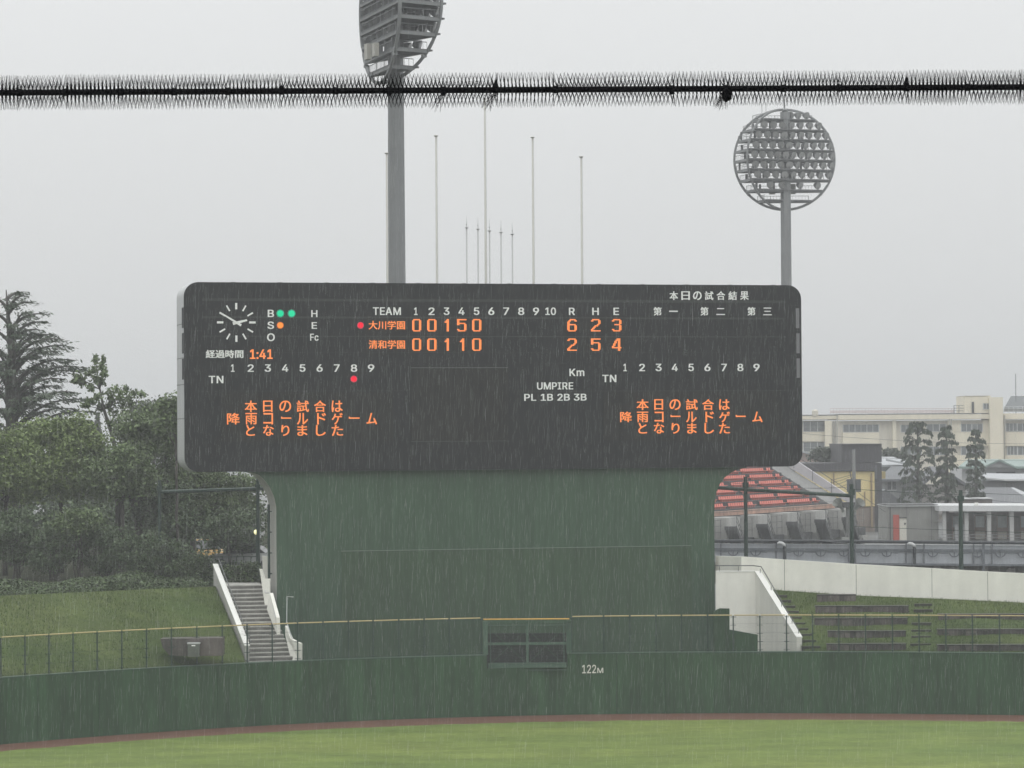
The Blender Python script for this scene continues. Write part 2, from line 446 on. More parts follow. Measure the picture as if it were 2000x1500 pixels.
# outlines of the capitals and numerals painted on the board and the wall (thousandths of an em)
GLY = {
 'B': [[60,0,60,509,241,509,274,507,304,501,329,491,350,477,367,461,381,442,390,421,396,398,398,374,397,353,393,336,387,320,378,307,368,295,356,286,343,278,329,272,315,267,315,262,331,260,347,254,363,245,378,234,391,220,402,203,411,184,416,161,418,136,416,111,410,88,400,67,386,48,368,31,344,18,317,8,284,2,247,0],[125,57,245,57,281,60,309,67,330,80,344,96,353,115,355,137,354,153,350,169,342,184,333,197,320,209,306,218,289,225,269,229,248,231,125,231],[125,285,238,285,256,287,273,290,288,296,302,304,314,314,323,326,330,340,335,355,336,372,333,393,326,412,313,429,294,442,270,449,240,452,125,452]],
 'S': [[224,-9,188,-7,156,-1,128,9,102,23,81,40,64,60,51,83,42,109,38,137,104,137,108,118,114,102,123,88,136,76,150,66,166,59,185,53,204,50,224,49,246,50,267,54,286,60,303,69,317,79,329,92,338,106,344,122,346,139,344,154,340,168,332,179,322,189,310,197,296,205,280,211,263,217,245,222,184,239,145,253,112,269,86,289,67,313,56,341,52,372,54,400,62,425,75,448,92,468,113,484,138,498,165,508,195,514,227,516,259,514,289,508,316,498,340,484,360,468,377,449,390,427,398,403,401,378,337,378,332,402,320,421,302,437,280,449,254,456,225,459,204,457,185,454,167,448,152,440,139,430,129,418,121,405,117,391,115,376,117,359,122,345,131,334,142,324,155,315,169,308,184,302,198,297,212,293,264,279,279,275,295,270,312,264,328,256,344,248,359,238,372,226,384,213,395,198,402,180,407,161,408,139,406,112,399,87,386,64,370,43,349,25,323,11,294,0,261,-7]],
 'O': [[267,-7,225,-3,186,7,150,25,119,49,92,79,70,115,53,157,44,203,40,254,44,305,53,352,70,393,92,429,119,459,150,484,186,501,225,512,267,516,309,512,348,501,384,484,415,459,442,429,464,393,480,352,490,305,493,254,490,203,480,157,464,115,442,79,415,49,384,25,348,7,309,-3],[267,53,296,55,324,63,349,76,372,94,392,116,408,144,420,176,428,213,430,254,428,295,420,332,408,365,392,392,372,415,349,433,324,446,296,453,267,456,237,453,210,445,184,433,161,415,142,392,125,364,113,332,106,295,103,254,106,213,113,176,125,144,142,117,161,94,184,76,210,63,237,55]],
 'H': [[60,0,60,509,125,509,125,289,392,289,392,509,457,509,457,0,392,0,392,232,125,232,125,0]],
 'E': [[60,0,60,509,372,509,372,452,125,452,125,286,355,286,355,229,125,229,125,57,375,57,375,0]],
 'F': [[60,0,60,509,369,509,369,452,125,452,125,278,346,278,346,221,125,221,125,0]],
 'c': [[207,-8,174,-5,144,3,117,16,93,35,72,58,56,85,44,116,37,150,34,187,37,225,44,260,56,291,72,318,93,341,117,360,144,374,174,382,207,384,226,384,243,381,260,377,276,371,291,364,305,356,318,346,330,335,340,322,349,308,356,293,362,277,303,262,300,272,295,281,290,289,284,297,278,304,270,311,261,316,252,321,242,325,231,328,220,329,207,330,184,328,163,321,145,310,130,296,118,278,108,258,102,236,98,212,96,187,98,163,102,139,108,117,118,97,130,80,145,66,163,55,184,49,207,46,220,47,232,49,243,52,253,55,262,60,271,66,279,73,285,80,292,89,297,98,301,107,304,117,363,102,357,86,350,70,341,56,331,43,319,32,306,21,292,12,277,5,261,-1,244,-5,226,-7]],
 'T': [[32,452,32,509,417,509,417,452,257,452,257,0,193,0,193,452]],
 'A': [[16,0,201,509,276,509,463,0,395,0,287,302,280,323,272,346,264,372,255,402,244,438,232,478,245,478,233,437,222,402,213,371,204,345,197,322,191,302,85,0],[110,142,110,199,370,199,370,142]],
 'M': [[60,0,60,509,152,509,277,187,280,179,284,170,287,159,291,147,295,135,299,123,303,110,307,97,311,84,315,71,319,60,322,49,307,49,311,59,314,71,318,83,322,95,326,108,330,121,334,134,338,146,342,158,346,169,349,179,352,187,476,509,568,509,568,0,504,0,504,291,504,302,504,314,504,327,505,340,505,354,505,369,505,383,506,398,506,413,506,428,507,443,507,457,513,457,508,441,503,425,498,409,492,393,487,378,482,363,477,348,472,335,467,322,463,310,459,300,456,291,342,0,286,0,170,291,167,300,163,310,159,321,155,333,150,347,145,361,140,376,134,392,129,408,124,424,118,441,112,457,119,457,119,444,120,430,120,416,120,401,121,386,121,372,121,357,121,342,122,328,122,315,122,302,122,291,122,0]],
 'N': [[60,0,60,509,136,509,343,183,349,174,355,163,363,151,371,137,379,122,388,107,396,90,405,73,414,55,405,54,403,72,402,90,401,108,400,126,399,142,399,157,399,171,399,184,399,195,399,509,463,509,463,0,387,0,202,290,194,303,186,317,177,331,168,346,159,363,148,381,136,402,123,425,108,452,119,454,120,429,121,406,122,384,123,363,124,345,124,328,125,313,125,301,125,291,125,0]],
 'K': [[104,145,104,216,116,231,128,246,139,261,151,275,162,289,174,303,187,317,199,331,212,344,364,509,448,509,231,276,228,276],[60,0,60,509,125,509,125,334,124,225,125,193,125,0],[372,0,188,259,228,309,449,0]],
 'm': [[53,0,53,379,112,379,112,295,108,295,114,314,122,331,132,346,144,358,158,368,172,376,187,382,203,385,219,386,245,383,268,375,287,361,303,342,314,320,321,295,312,295,318,312,326,329,337,343,350,356,364,366,381,375,398,381,417,385,437,386,458,385,478,380,497,372,514,361,529,346,541,328,550,307,555,283,557,255,557,0,496,0,496,254,493,279,485,298,473,313,456,323,438,329,419,330,402,329,387,326,374,320,363,312,353,302,345,290,340,277,336,263,335,247,335,0,274,0,274,260,272,280,265,297,253,311,238,322,220,328,199,330,185,329,171,326,158,320,145,312,135,302,126,289,119,274,115,257,114,238,114,0]],
 'U': [[259,-8,220,-6,186,2,154,15,126,33,103,55,85,80,71,108,63,140,60,173,60,509,124,509,124,178,126,155,132,133,141,113,153,95,169,80,187,68,208,59,232,53,259,52,285,53,309,59,331,68,349,80,364,95,377,113,385,133,391,155,393,178,393,509,457,509,457,173,454,140,446,108,433,80,414,55,391,33,363,15,332,2,297,-6]],
 'P': [[60,0,60,509,235,509,272,506,305,499,332,487,356,471,375,452,390,430,400,404,407,377,409,348,407,318,400,291,390,265,375,243,356,223,332,207,305,195,272,188,235,186,125,186,125,0],[125,242,233,242,257,244,279,248,297,256,312,266,324,279,333,294,339,310,343,328,344,348,343,367,339,385,333,402,324,416,312,428,297,439,279,446,257,451,232,452,125,452]],
 'I': [[31,0,31,57,118,57,118,452,31,452,31,509,269,509,269,452,183,452,183,57,269,57,269,0]],
 'R': [[60,0,60,509,236,509,273,506,305,500,333,489,356,473,376,455,390,433,401,408,407,381,409,352,407,323,401,296,390,271,376,250,356,232,333,217,305,206,273,200,236,198,125,198,125,0],[125,255,234,255,258,256,280,260,298,267,313,276,325,287,334,300,340,316,344,333,345,352,344,371,340,389,334,405,325,419,313,430,298,440,279,446,258,451,233,452,125,452],[353,0,230,229,303,229,428,0]],
 'L': [[60,0,60,509,125,509,125,57,361,57,361,0]],
 '0': [[227,-7,191,-3,158,7,130,24,105,48,85,77,69,113,57,155,50,202,48,254,50,306,57,353,69,395,85,431,106,461,130,484,159,502,191,512,227,516,262,512,295,502,323,484,348,461,368,431,384,395,396,353,403,306,405,254,403,202,396,155,384,113,368,77,348,48,323,24,295,7,263,-3],[227,50,250,52,271,60,290,74,306,92,320,116,330,144,338,176,342,213,344,254,342,295,338,332,330,365,320,393,306,416,290,435,271,449,250,457,227,460,203,457,182,449,163,435,147,416,134,393,123,365,115,332,111,295,109,254,111,213,115,176,123,144,134,116,147,92,163,74,182,60,203,52]],
 '1': [[76,0,76,55,391,55,391,0],[276,509,276,0,212,0,212,448,209,448,86,358,86,427,198,509]],
 '2': [[64,0,64,47,234,229,252,248,268,266,282,282,294,298,303,312,311,327,316,341,319,356,320,371,319,389,315,405,308,419,298,431,287,441,273,449,258,455,241,458,224,460,205,458,188,454,172,447,159,438,148,427,139,413,132,398,128,381,127,362,66,362,68,391,75,418,86,442,102,464,121,482,143,496,168,507,196,513,225,516,254,513,281,507,306,497,328,482,346,465,361,445,372,423,379,398,381,372,380,354,377,336,371,318,363,299,351,280,336,259,317,235,294,209,267,180,153,60,153,57,389,57,389,0]],
 '3': [[218,-7,188,-5,159,1,133,10,108,22,88,38,70,57,57,79,48,104,44,132,109,132,112,115,118,100,126,87,137,76,150,66,165,59,182,54,200,51,219,50,239,51,258,55,275,61,291,69,304,80,315,93,323,108,328,125,329,145,328,163,323,180,316,196,306,211,292,223,275,234,254,241,229,246,201,248,157,248,157,299,288,448,288,452,70,452,70,509,372,509,372,461,211,278,211,289,247,290,279,286,308,276,333,262,354,244,371,222,383,198,391,173,393,145,390,116,383,90,370,66,354,45,333,27,309,12,281,2,251,-5]],
 '4': [[40,105,40,158,247,509,311,509,109,166,109,163,413,163,413,105],[282,0,282,121,282,146,282,318,343,318,343,0]],
 '5': [[221,-7,192,-5,165,1,140,11,118,25,99,41,83,60,71,82,63,105,60,130,122,130,125,115,130,102,138,89,148,78,160,68,173,60,188,54,204,51,221,50,241,51,259,56,276,64,291,75,304,89,314,104,322,122,326,141,328,162,326,183,321,203,314,221,303,237,290,251,275,262,257,270,238,275,218,277,201,276,184,273,167,268,152,262,139,255,128,246,67,253,96,509,366,509,366,452,151,452,134,301,148,311,162,318,178,325,194,330,212,333,229,334,252,332,274,328,294,321,313,311,330,299,345,285,358,269,370,251,379,231,386,210,390,187,391,163,388,132,381,102,369,76,352,52,332,32,309,15,282,3,253,-4]],
 '6': [[226,-7,196,-4,168,3,142,15,119,31,100,51,84,74,73,101,66,130,64,162,65,187,71,212,80,239,93,268,112,302,137,340,252,509,322,509,151,261,145,261,151,270,157,279,165,288,174,295,184,302,196,307,208,311,221,313,235,314,265,312,291,305,316,295,337,280,355,262,370,240,380,215,387,187,389,157,387,127,379,98,368,73,352,50,333,30,310,14,284,3,257,-4],[226,48,245,50,263,55,279,63,293,73,304,86,314,101,322,119,326,137,327,157,326,178,322,196,314,213,304,228,293,241,279,251,263,259,245,264,226,265,207,264,190,259,174,252,160,241,148,229,138,214,131,197,126,179,125,158,126,138,131,119,138,102,148,86,160,73,174,63,190,55,207,50]],
 '7': [[97,0,323,448,323,452,62,452,62,509,391,509,391,449,165,0]],
 '8': [[226,-7,193,-5,163,1,136,11,111,25,91,42,74,62,62,84,54,109,52,135,53,156,58,176,65,195,75,212,87,228,101,241,117,252,134,260,153,265,129,276,109,289,93,308,80,330,73,354,70,380,73,405,79,429,90,450,106,469,124,485,146,498,170,508,197,514,226,516,255,514,282,508,306,498,328,485,346,469,361,450,373,429,379,405,382,380,379,354,372,330,359,308,343,289,323,276,300,267,319,260,335,252,351,241,365,228,377,212,387,195,395,176,399,156,401,135,398,109,391,84,378,62,362,42,341,25,317,11,289,1,259,-5],[226,49,248,50,267,54,285,60,300,69,313,79,323,91,331,106,335,121,337,139,335,157,330,173,322,189,312,202,298,213,283,223,265,230,247,234,226,235,206,234,187,230,169,223,154,213,140,202,130,189,122,173,117,157,115,139,117,121,121,106,129,91,139,79,152,69,167,60,185,54,205,50],[226,290,244,291,260,294,274,300,287,308,298,318,307,330,314,344,318,359,319,376,318,392,314,407,308,420,299,432,288,442,275,449,260,455,244,459,226,460,208,459,192,455,177,449,164,442,153,432,145,420,138,407,134,392,133,376,134,359,138,344,145,330,154,318,165,308,178,300,193,294,209,291]],
 '9': [[226,516,256,513,285,506,310,494,333,478,352,458,368,434,380,408,387,378,389,347,387,322,382,296,373,270,359,240,340,207,315,168,200,0,130,0,301,248,307,248,302,238,295,229,287,221,278,214,268,207,257,202,245,198,232,195,218,195,188,197,161,203,137,214,116,229,98,247,83,269,72,294,66,321,64,352,66,382,73,411,85,436,101,459,120,479,143,494,168,506,196,513],[226,460,207,459,190,454,174,446,160,435,148,423,138,407,131,390,127,372,125,352,127,331,131,313,138,295,148,280,160,268,174,257,190,250,207,245,226,243,245,245,263,249,279,257,293,267,305,280,314,295,322,312,326,330,327,350,326,371,322,390,314,407,305,422,293,435,279,446,263,454,245,459]],
 ':': [[95,-4,83,-3,73,1,63,9,55,18,51,29,50,41,51,53,55,64,63,73,73,81,83,85,95,87,107,85,118,81,128,73,135,64,140,53,141,41,140,29,135,18,128,9,118,1,107,-3],[95,271,83,272,73,277,63,284,55,294,51,304,50,316,51,328,55,339,63,349,73,356,83,360,95,362,107,360,118,356,128,349,135,339,140,328,141,316,140,304,135,294,128,284,118,277,107,272]],
}

def geo_of(c):
    o = bpy.data.objects.new('t', c)
    col.objects.link(o)
    dg = bpy.context.evaluated_depsgraph_get()
    me = bpy.data.meshes.new_from_object(o.evaluated_get(dg))
    vs = np.array([v.co[:] for v in me.vertices])
    fs = [tuple(p.vertices) for p in me.polygons]
    bpy.data.objects.remove(o); bpy.data.curves.remove(c); bpy.data.meshes.remove(me)
    return vs, fs
def text_geo(s, bold=0.0, ext=0.012):
    VS, FS, n = [], [], 0
    if all(ch in GLY or ch == ' ' for ch in s):
        x = 0.0
        for ch in s:
            if ch == ' ':
                x += .2; continue
            loops = GLY[ch]
            parts_ = [[l] for l in loops] if ch in 'AK14R' else [loops]
            if ch in 'AR':
                parts_ = [loops]
            if ch == 'A':
                parts_ = [[loops[0]], [loops[1]]]
            if ch == 'R':
                parts_ = [loops[:2], [loops[2]]]
            w_ = 0
            for k, pl in enumerate(parts_):
                c = bpy.data.curves.new('t', 'CURVE'); c.dimensions = '2D'; c.fill_mode = 'BOTH'; c.extrude = ext
                for l in pl:
                    sp = c.splines.new('POLY'); m_ = len(l) // 2
                    sp.points.add(m_ - 1)
                    for i in range(m_):
                        sp.points[i].co = (l[2 * i] / 1000 + x, l[2 * i + 1] / 1000, 0, 1)
                    sp.use_cyclic_u = True
                    w_ = max(w_, max(l[0::2]) / 1000)
                vs, fs = geo_of(c)
                vs[:, 2] += k * .0015
                VS.append(vs); FS += [tuple(i + n for i in f) for f in fs]; n += len(vs)
            x += w_ + .06
        vs, fs = np.concatenate(VS), FS
        return heavier(vs, fs, bold)
    c = bpy.data.curves.new('t', 'FONT')
    c.body = s
    c.extrude = ext
    c.resolution_u = 4
    vs, fs = geo_of(c)
    return heavier(vs, fs, bold)
def heavier(vs, fs, bold):
    if not bold:
        return vs, fs
    VS, FS, n = [], [], 0
    for k, (dx, dy) in enumerate([(-1, -.5), (1, -.4), (-.9, .5), (1, .6)]):      # heavier strokes: the same glyph laid over itself, each layer a little prouder
        q = vs + np.array([dx * bold, dy * bold, k * .0012])
        VS.append(q); FS += [tuple(i + n for i in f) for f in fs]; n += len(q)
    return np.concatenate(VS), FS
def put_text(mb, s, org, ux, un, a0, b0, a1, b1, bold=0.0, proud=0.004, thick=0.02):
    vs, fs = text_geo(s, bold)
    mn, mx_ = vs.min(0), vs.max(0)
    out = []
    for v in vs:
        a = a0 + (v[0] - mn[0]) / (mx_[0] - mn[0]) * (a1 - a0)
        b = b0 + (v[1] - mn[1]) / (mx_[1] - mn[1]) * (b1 - b0)
        z = proud + (v[2] - mn[2]) / (mx_[2] - mn[2]) * thick
        out.append(org + ux * a + V((0, 0, b)) + un * z)
    mb.add(out, fs)
# 122M
a, b = on_wall(1137, 1315), on_wall(1178, 1298)
ux = V((b.x - a.x, b.y - a.y, 0)); L = ux.length; ux.normalize()
un = V((ux.y, -ux.x, 0))
mb = MB()
z0, z1 = a.z, b.z
put_text(mb, '122', V((a.x, a.y, 0)), ux, un, 0, z0, L * .66, z1, 0.008, .006)
put_text(mb, "M", V((a.x, a.y, 0)), ux, un, L * .72, z0 + .0, L, z0 + (z1 - z0) * .62, 0.008, .006)
mb.build('lettering', mat('mark_paint', (0.66, 0.66, 0.6), 0.6, 0.05), wall)

# fence on top of the wall
fence = thing('outfield_fence', 'dark green wire mesh fence with yellow top rails along the outfield wall', 'fence', (0, WY(0) + .15, WT))
FZ = 4.735
def ftop(px):
    return float(np.interp(px, [0, 310, 620, 930, 1240, 1400, 2000], [1247, 1230.5, 1219, 1210, 1205, 1204, 1204.5]))
posts = [-47, 1.5, 48.7, 95.5, 142.6, 189.7, 237.8, 286.1, 334.8, 384.4, 434, 482.7, 531.6, 581.2, 630.8, 680.4, 728.5, 778.7, 828.3, 877.3, 940,
         1116, 1178.9, 1230, 1281, 1331, 1382, 1432, 1484, 1536, 1587, 1638, 1690, 1742.7, 1794.8, 1847, 1899, 1952, 2004, 2056]
fp = [on_wall(px, ftop(px) + 6, .15) for px in posts]
for q in fp:
    mb = MB()
    mb.bx(q.x - .03, q.x + .03, q.y - .03, q.y + .03, WT + .03, FZ)
    mb.bx(q.x - .035, q.x + .035, q.y - .11, q.y - .03, WT + .1, WT + .16)
    for k in range(5):
        z = WT + .12 + k * .4
        mb.bx(q.x - .14, q.x + .14, q.y - .012, q.y + .012, z - .012, z + .012)
    mb.build('post', M['greensteel'], fence)
gaps = {19, 39}
for i in range(len(fp) - 1):
    if i == 20:
        continue
    a, b = fp[i], fp[i + 1]
    d = (b - a); d.z = 0; d.normalize()
    mb = MB()
    mb.bar(V((a.x, a.y, FZ + .02)) + d * .05, V((b.x, b.y, FZ + .02)) - d * .05, .029, 6)
    mb.build('top_rail', M['yellow'], fence)
mb = MB()
for i in range(len(fp) - 1):
    if i == 20:
        continue
    a, b = fp[i], fp[i + 1]
    n = max(2, int((b - a).length / .06))
    for k in range(1, n):
        t = k / n
        x, y = a.x + (b.x - a.x) * t, a.y + (b.y - a.y) * t
        mb.bar((x, y, WT + .05), (x, y, FZ - .02), .0022, 3)
    for k in range(28):
        z = WT + .06 + k * .063
        mb.bar((a.x, a.y, z), (b.x, b.y, z), .006 if k % 7 == 0 else .0022, 3)
mb.build('wire_mesh', M['greensteel'], fence)

# gate frame in the wall
def onp(px, py, back=0.0):
    return on_wall(px, py, back)
gate = thing('wall_gate', 'green steel framed mesh gate with crossed braces set in the outfield wall', 'gate', ((g0.x + g1.x) / 2, WY((g0.x + g1.x) / 2), NOTCH))
zt = on_wall(1030, 1212).z
def gx_(px):
    return on_wall(px, 1260).x
for a, b in ((944, 953), (1106, 1116)):
    mb = MB(); xa, xb = gx_(a), gx_(b)
    mb.bx(xa, xb, WY((xa + xb) / 2) - .06, WY((xa + xb) / 2) + .2, WT + .04, zt)
    mb.build('side_post', M['gateframe'], gate)
xa, xb = gx_(953), gx_(1106)
ym = WY((xa + xb) / 2)
mb = MB(); mb.bx(gx_(944), gx_(1116), ym - .07, ym + .2, zt - .14, zt - .002); mb.build('header', M['green2'], gate)
mb = MB(); mb.bar((gx_(944), ym, zt + .07), (gx_(1112), ym, zt + .07), .032, 6); mb.build('top_rail', mat('orange_yellow_rail', (0.62, 0.36, 0.08), 0.5, 0.06), gate)
mb = MB(); mb.bx(xa, xb, ym - .09, ym + .1, NOTCH, NOTCH + .2); mb.bx(xa, xb, ym - .11, ym - .09, NOTCH + .22, NOTCH + .26); mb.build('sill', M['gateframe'], gate)
mb = MB(); mb.bx(gx_(954), gx_(1107), ym - .02, ym + .03, NOTCH - .14, NOTCH - .1); mb.build('lower_trim', M['gateframe'], gate)
zb = on_wall(1030, 1257).z
mb = MB()
xm = gx_(1030)
mb.bx(xa, xb, ym - .03, ym + .05, zb - .06, zb + .06)
mb.bx(xm - .06, xm + .06, ym - .035, ym + .055, NOTCH + .2, zt - .14)
for x in (xa + .12, xb - .12):
    mb.bx(x - .02, x + .02, ym - .03, ym + .03, NOTCH + .2, zt - .14)
mb.bx(xa, xb, ym - .03, ym + .03, zt - .24, zt - .2)
mb.build('mullion', M['gateframe'], gate)
mb = MB()
for x0, x1 in ((xa + .2, xm - .1), (xm + .1, xb - .25)):
    mb.bar((x0, ym + .07, NOTCH + .25), (x1, ym + .07, zt - .5), .018, 4)
    mb.bar((x1, ym + .09, NOTCH + .25), (x0, ym + .09, zt - .5), .018, 4)
mb.build('brace', M['green2'], gate)
mb = MB()
for k in range(1, 40):
    x = xa + (xb - xa) * k / 40
    mb.bar((x, ym + .05, NOTCH + .2), (x, ym + .05, zt - .14), .003, 3)
for k in range(20):
    z = NOTCH + .22 + k * .1
    mb.bar((xa, ym + .05, z), (xb, ym + .05, z), .003, 3)
mb.build('wire_mesh', M['greensteel'], gate)
# slatted shutter standing in the dark behind the gate
sh = MB(); zd = on_wall(1030, 1238).z
for k in range(12):
    z = NOTCH - .1 + (zd - NOTCH + .1) * k / 12
    sh.bx(xa - .1, xb + .1, ym + .65, ym + .72 + .02 * (k % 2), z, z + (zd - NOTCH + .1) / 12 * .9)
tag(sh.build('slatted_screen', mat('dark_slats', (0.02, 0.022, 0.021), 0.6, 0.15, 3)), 'dark horizontally slatted screen behind the mesh gate', 'screen')

# ------------------------------------------------------------------ left grass bank and terrace
TERR = 6.1
def bank(name, prof, mt, label, n=40):           # prof: function of t in 0..1 along the wall -> (x, top point)
    mb = MB(); vs, fs = [], []
    m_ = 12
    for i in range(n):
        bot, top = prof(i / (n - 1))
        for k in range(m_ + 1):
            s = k / m_
            p = bot.lerp(top, s)
            p.z += 0.05 * math.sin(p.x * 1.3 + s * 5) * math.sin(s * math.pi) + .22 * math.sin(math.pi * s) * .5
            vs.append(p)
    for i in range(n - 1):
        for k in range(m_):
            a = i * (m_ + 1) + k
            fs.append((a, a + m_ + 1, a + m_ + 2, a + 1))
    mb.add(vs, fs)
    return tag(mb.build(name, mt, smooth=True), label, None, kind='structure')
def lp(t):
    x = -34 + t * 21.42
    y = WY(x)
    return V((x, y + .3, 2.86)), V((-36 + t * 21.05, y + 8.6 + 1.1 * t, TERR))
bank('grass_bank', lp, M['bank'], 'sloping lawn bank left of the stairs')
mb = MB()
mb.poly([lp(t)[1] + V((0, .03, -.006)) for t in np.linspace(0, 1, 30)] + [V((-14.9, 158, TERR - .006)), V((-13.6, 158, TERR - .006)), V((-13.6, 300, TERR - .006)), V((-120, 300, TERR - .006)), V((-120, 125, TERR - .006))])
tag(mb.build('terrace_ground', M['litter']), 'level soil ground under the trees', None, kind='structure')
# right bank
TB = [(1398, 1150, 158.5), (1510, 1152, 158), (1672, 1163, 157.6), (1876, 1171, 157), (2000, 1177, 156.6), (2200, 1187, 155.6)]
tops = [P(x, y, d) for x, y, d in TB]
def rp(t):
    x = 14.2 + t * (36 - 14.2)
    top_x = 12.75 + t * (36 - 12.75)
    tx = [p.x for p in tops]
    return V((x, WY(x) + .3, 2.88)), V((top_x, float(np.interp(top_x, tx, [p.y for p in tops])), float(np.interp(top_x, tx, [p.z for p in tops]))))
bank('grass_bank', rp, M['bank'], 'sloping lawn bank right of the scoreboard')
def on_bank(px, py):                             # point of the right bank under this pixel
    lo, hi = 148.0, 158.6
    best = None
    for Y in np.linspace(147, 158.6, 400):
        q = P(px, py, Y)
        s = 0.5
        for _ in range(3):
            x0_ = 14.2 - 1.45 * s
            b, tp = rp(min(max((q.x - x0_) / (36 - x0_), 0), 1))
            s = min(max((q.y - b.y) / (tp.y - b.y), 0), 1)
        if q.y < b.y:
            continue
        s = min(max((q.y - b.y) / (tp.y - b.y), 0), 1)
        z = b.z + (tp.z - b.z) * s + .11 * math.sin(math.pi * s)
        if q.z <= z:
            return q
    return q
# blades of wet grass standing on both banks
def blades(prof, n, seed):
    r = np.random.default_rng(seed)
    q = []
    for _ in range(n):
        t, s = r.random(), r.random()
        b, tp = prof(t)
        p = b.lerp(tp, s)
        p.z += .11 * math.sin(math.pi * s) - .01
        h, a, lx, ly = r.uniform(.05, .13), r.uniform(0, 3.14), r.normal() * .03, r.normal() * .03
        dx, dy = math.cos(a) * .012, math.sin(a) * .012
        q.append([(p.x - dx, p.y - dy, p.z), (p.x + dx, p.y + dy, p.z), (p.x + lx + dx * .3, p.y + ly + dy * .3, p.z + h), (p.x + lx - dx * .3, p.y + ly - dy * .3, p.z + h)])
    return q
MBL = mat('grass_blade', (0.070, 0.106, 0.030), 0.7, 0.25, 0.5, island=0.4, spec=0.2)
for prof_, l_ in ((lp, 'grass blades standing on the lawn bank left of the stairs'), (rp, 'grass blades standing on the lawn bank right of the white stair wall')):
    tag(build_quads('bank_grass', blades(prof_, 30000, 5), MBL), l_, 'grass', None, 'stuff')
# long timber retaining seats and timber steps
rows = [((1596, 1672), 1160, 1175, 'short topmost'), ((1593, 1775), 1182, 1196, 'second'), ((1591, 1773), 1206, 1221, 'third'), ((1617, 1770), 1231, 1245, 'fourth'), ((1615, 1770), 1256, 1270, 'fifth')]
GT = 'timber seats terraced into the right bank'
def timber_row(x0, x1, y0, y1, label):
    a, b = on_bank(x0, y1), on_bank(x1, y1 - .5)
    h = (y1 - y0) / F * a.y * .9
    t = thing('timber_bench', label, 'timber seat', ((a.x + b.x) / 2, (a.y + b.y) / 2, min(a.z, b.z)), GT)
    mb = MB(); n = max(2, int((b.x - a.x) / .26))
    for k in range(n):
        u0, u1 = k / n, (k + .93) / n
        p, q = a.lerp(b, u0), a.lerp(b, u1)
        dz = random.uniform(-.02, .02)
        mb.bx(p.x, q.x, p.y - .05 + random.uniform(-.012, .012), p.y + .14, p.z - .12, p.z + h - .05 + dz)
    mb.build('upright_log', M['timber'], t)
    mb = MB(); mb.prism([a + V((0, -.09, h - .045)), b + V((0, -.09, h - .045)), b + V((0, .42, h - .045)), a + V((0, .42, h - .045))], (0, 0, .05))
    mb.build('seat_plank', M['timbertop'], t)
    return t
for (x0, x1), y0, y1, o_ in rows:
    timber_row(x0, x1, y0, y1, f'{o_} dark timber retaining seat counted down the left column of the right bank')
for (x0, x1), y0, y1, o_ in [((1833, 2040), 1198, 1209.5, 'uppermost'), ((1831, 2040), 1228, 1240, 'middle'), ((1831, 2040), 1258, 1271, 'lowest')]:
    timber_row(x0, x1, y0, y1, f'{o_} dark timber retaining seat in the column cut by the right picture edge')
def step(x0, x1, y, label, group):
    a, b = on_bank(x0, y + 2), on_bank(x1, y + 2)
    mb = MB(); mb.bx(a.x, b.x, a.y - .12, a.y + .1, a.z - .1, a.z + .1)
    mb.bx(a.x + .1, a.x + .16, a.y - .17, a.y - .12, a.z - .1, a.z + .08)
    mb.bx(b.x - .16, b.x - .1, a.y - .17, a.y - .12, a.z - .1, a.z + .08)
    tag(mb.build('timber_step', M['timbertop']), label, 'step', group)
for k, (x0, x1, y) in enumerate([(1512, 1537, 1164), (1518, 1545, 1174), (1525, 1553, 1185), (1533, 1560, 1195), (1540, 1566, 1207), (1548, 1573, 1218), (1556, 1579, 1229), (1564, 1586, 1240), (1565, 1594, 1252), (1566, 1602, 1264)]):
    step(x0, x1, y, f'{ORD[k]} timber step from the top in the flight beside the white stair wall', 'timber steps beside the white stair wall')
for k, (x0, x1, y) in enumerate([(1786, 1820, 1181), (1785, 1821, 1192), (1781, 1819, 1218), (1780, 1819, 1232), (1780, 1819, 1244), (1778, 1819, 1259)]):
    step(x0, x1, y, f'{ORD[k]} timber step from the top in the flight between the two columns of timber seats', 'timber steps between the timber seats')

# ------------------------------------------------------------------ white walls on the right
ww = thing('retaining_wall', 'long white painted parapet wall along the top of the right lawn bank', 'wall', P(1700, 1160, 157.5))
wl = [(1398, 1086, 1155, 160.5), (1447, 1087, 1156, 158.35), (1532, 1093, 1155, 158.2), (1672, 1102, 1164, 157.9), (1820, 1110, 1169, 157.5), (1929, 1116.5, 1174, 157.1), (2010, 1120.5, 1178, 156.8), (2200, 1131, 1188, 155.8)]
for i in range(len(wl) - 1):
    (x0, t0, b0, d0), (x1, t1, b1, d1) = wl[i], wl[i + 1]
    p = [P(x0, b0 + 12, d0), P(x1, b1 + 12, d1), P(x1, t1, d1), P(x0, t0, d0)]
    p[0].x, p[1].x = p[3].x, p[2].x
    e = (p[2] - p[3]).normalized() * (.012 if i else 0)
    p = [p[0] + e, p[1] - e, p[2] - e, p[3] + e]
    mb = MB(); mb.prism(p, (0, .28, 0)); mb.build('panel', M['white'], ww)
    if i:
        mb = MB(); c = p[0]; mb.bx(c.x - .022, c.x + .004, c.y + .03, c.y + .2, c.z, p[3].z - .02); mb.build('joint', M['seam'], ww)

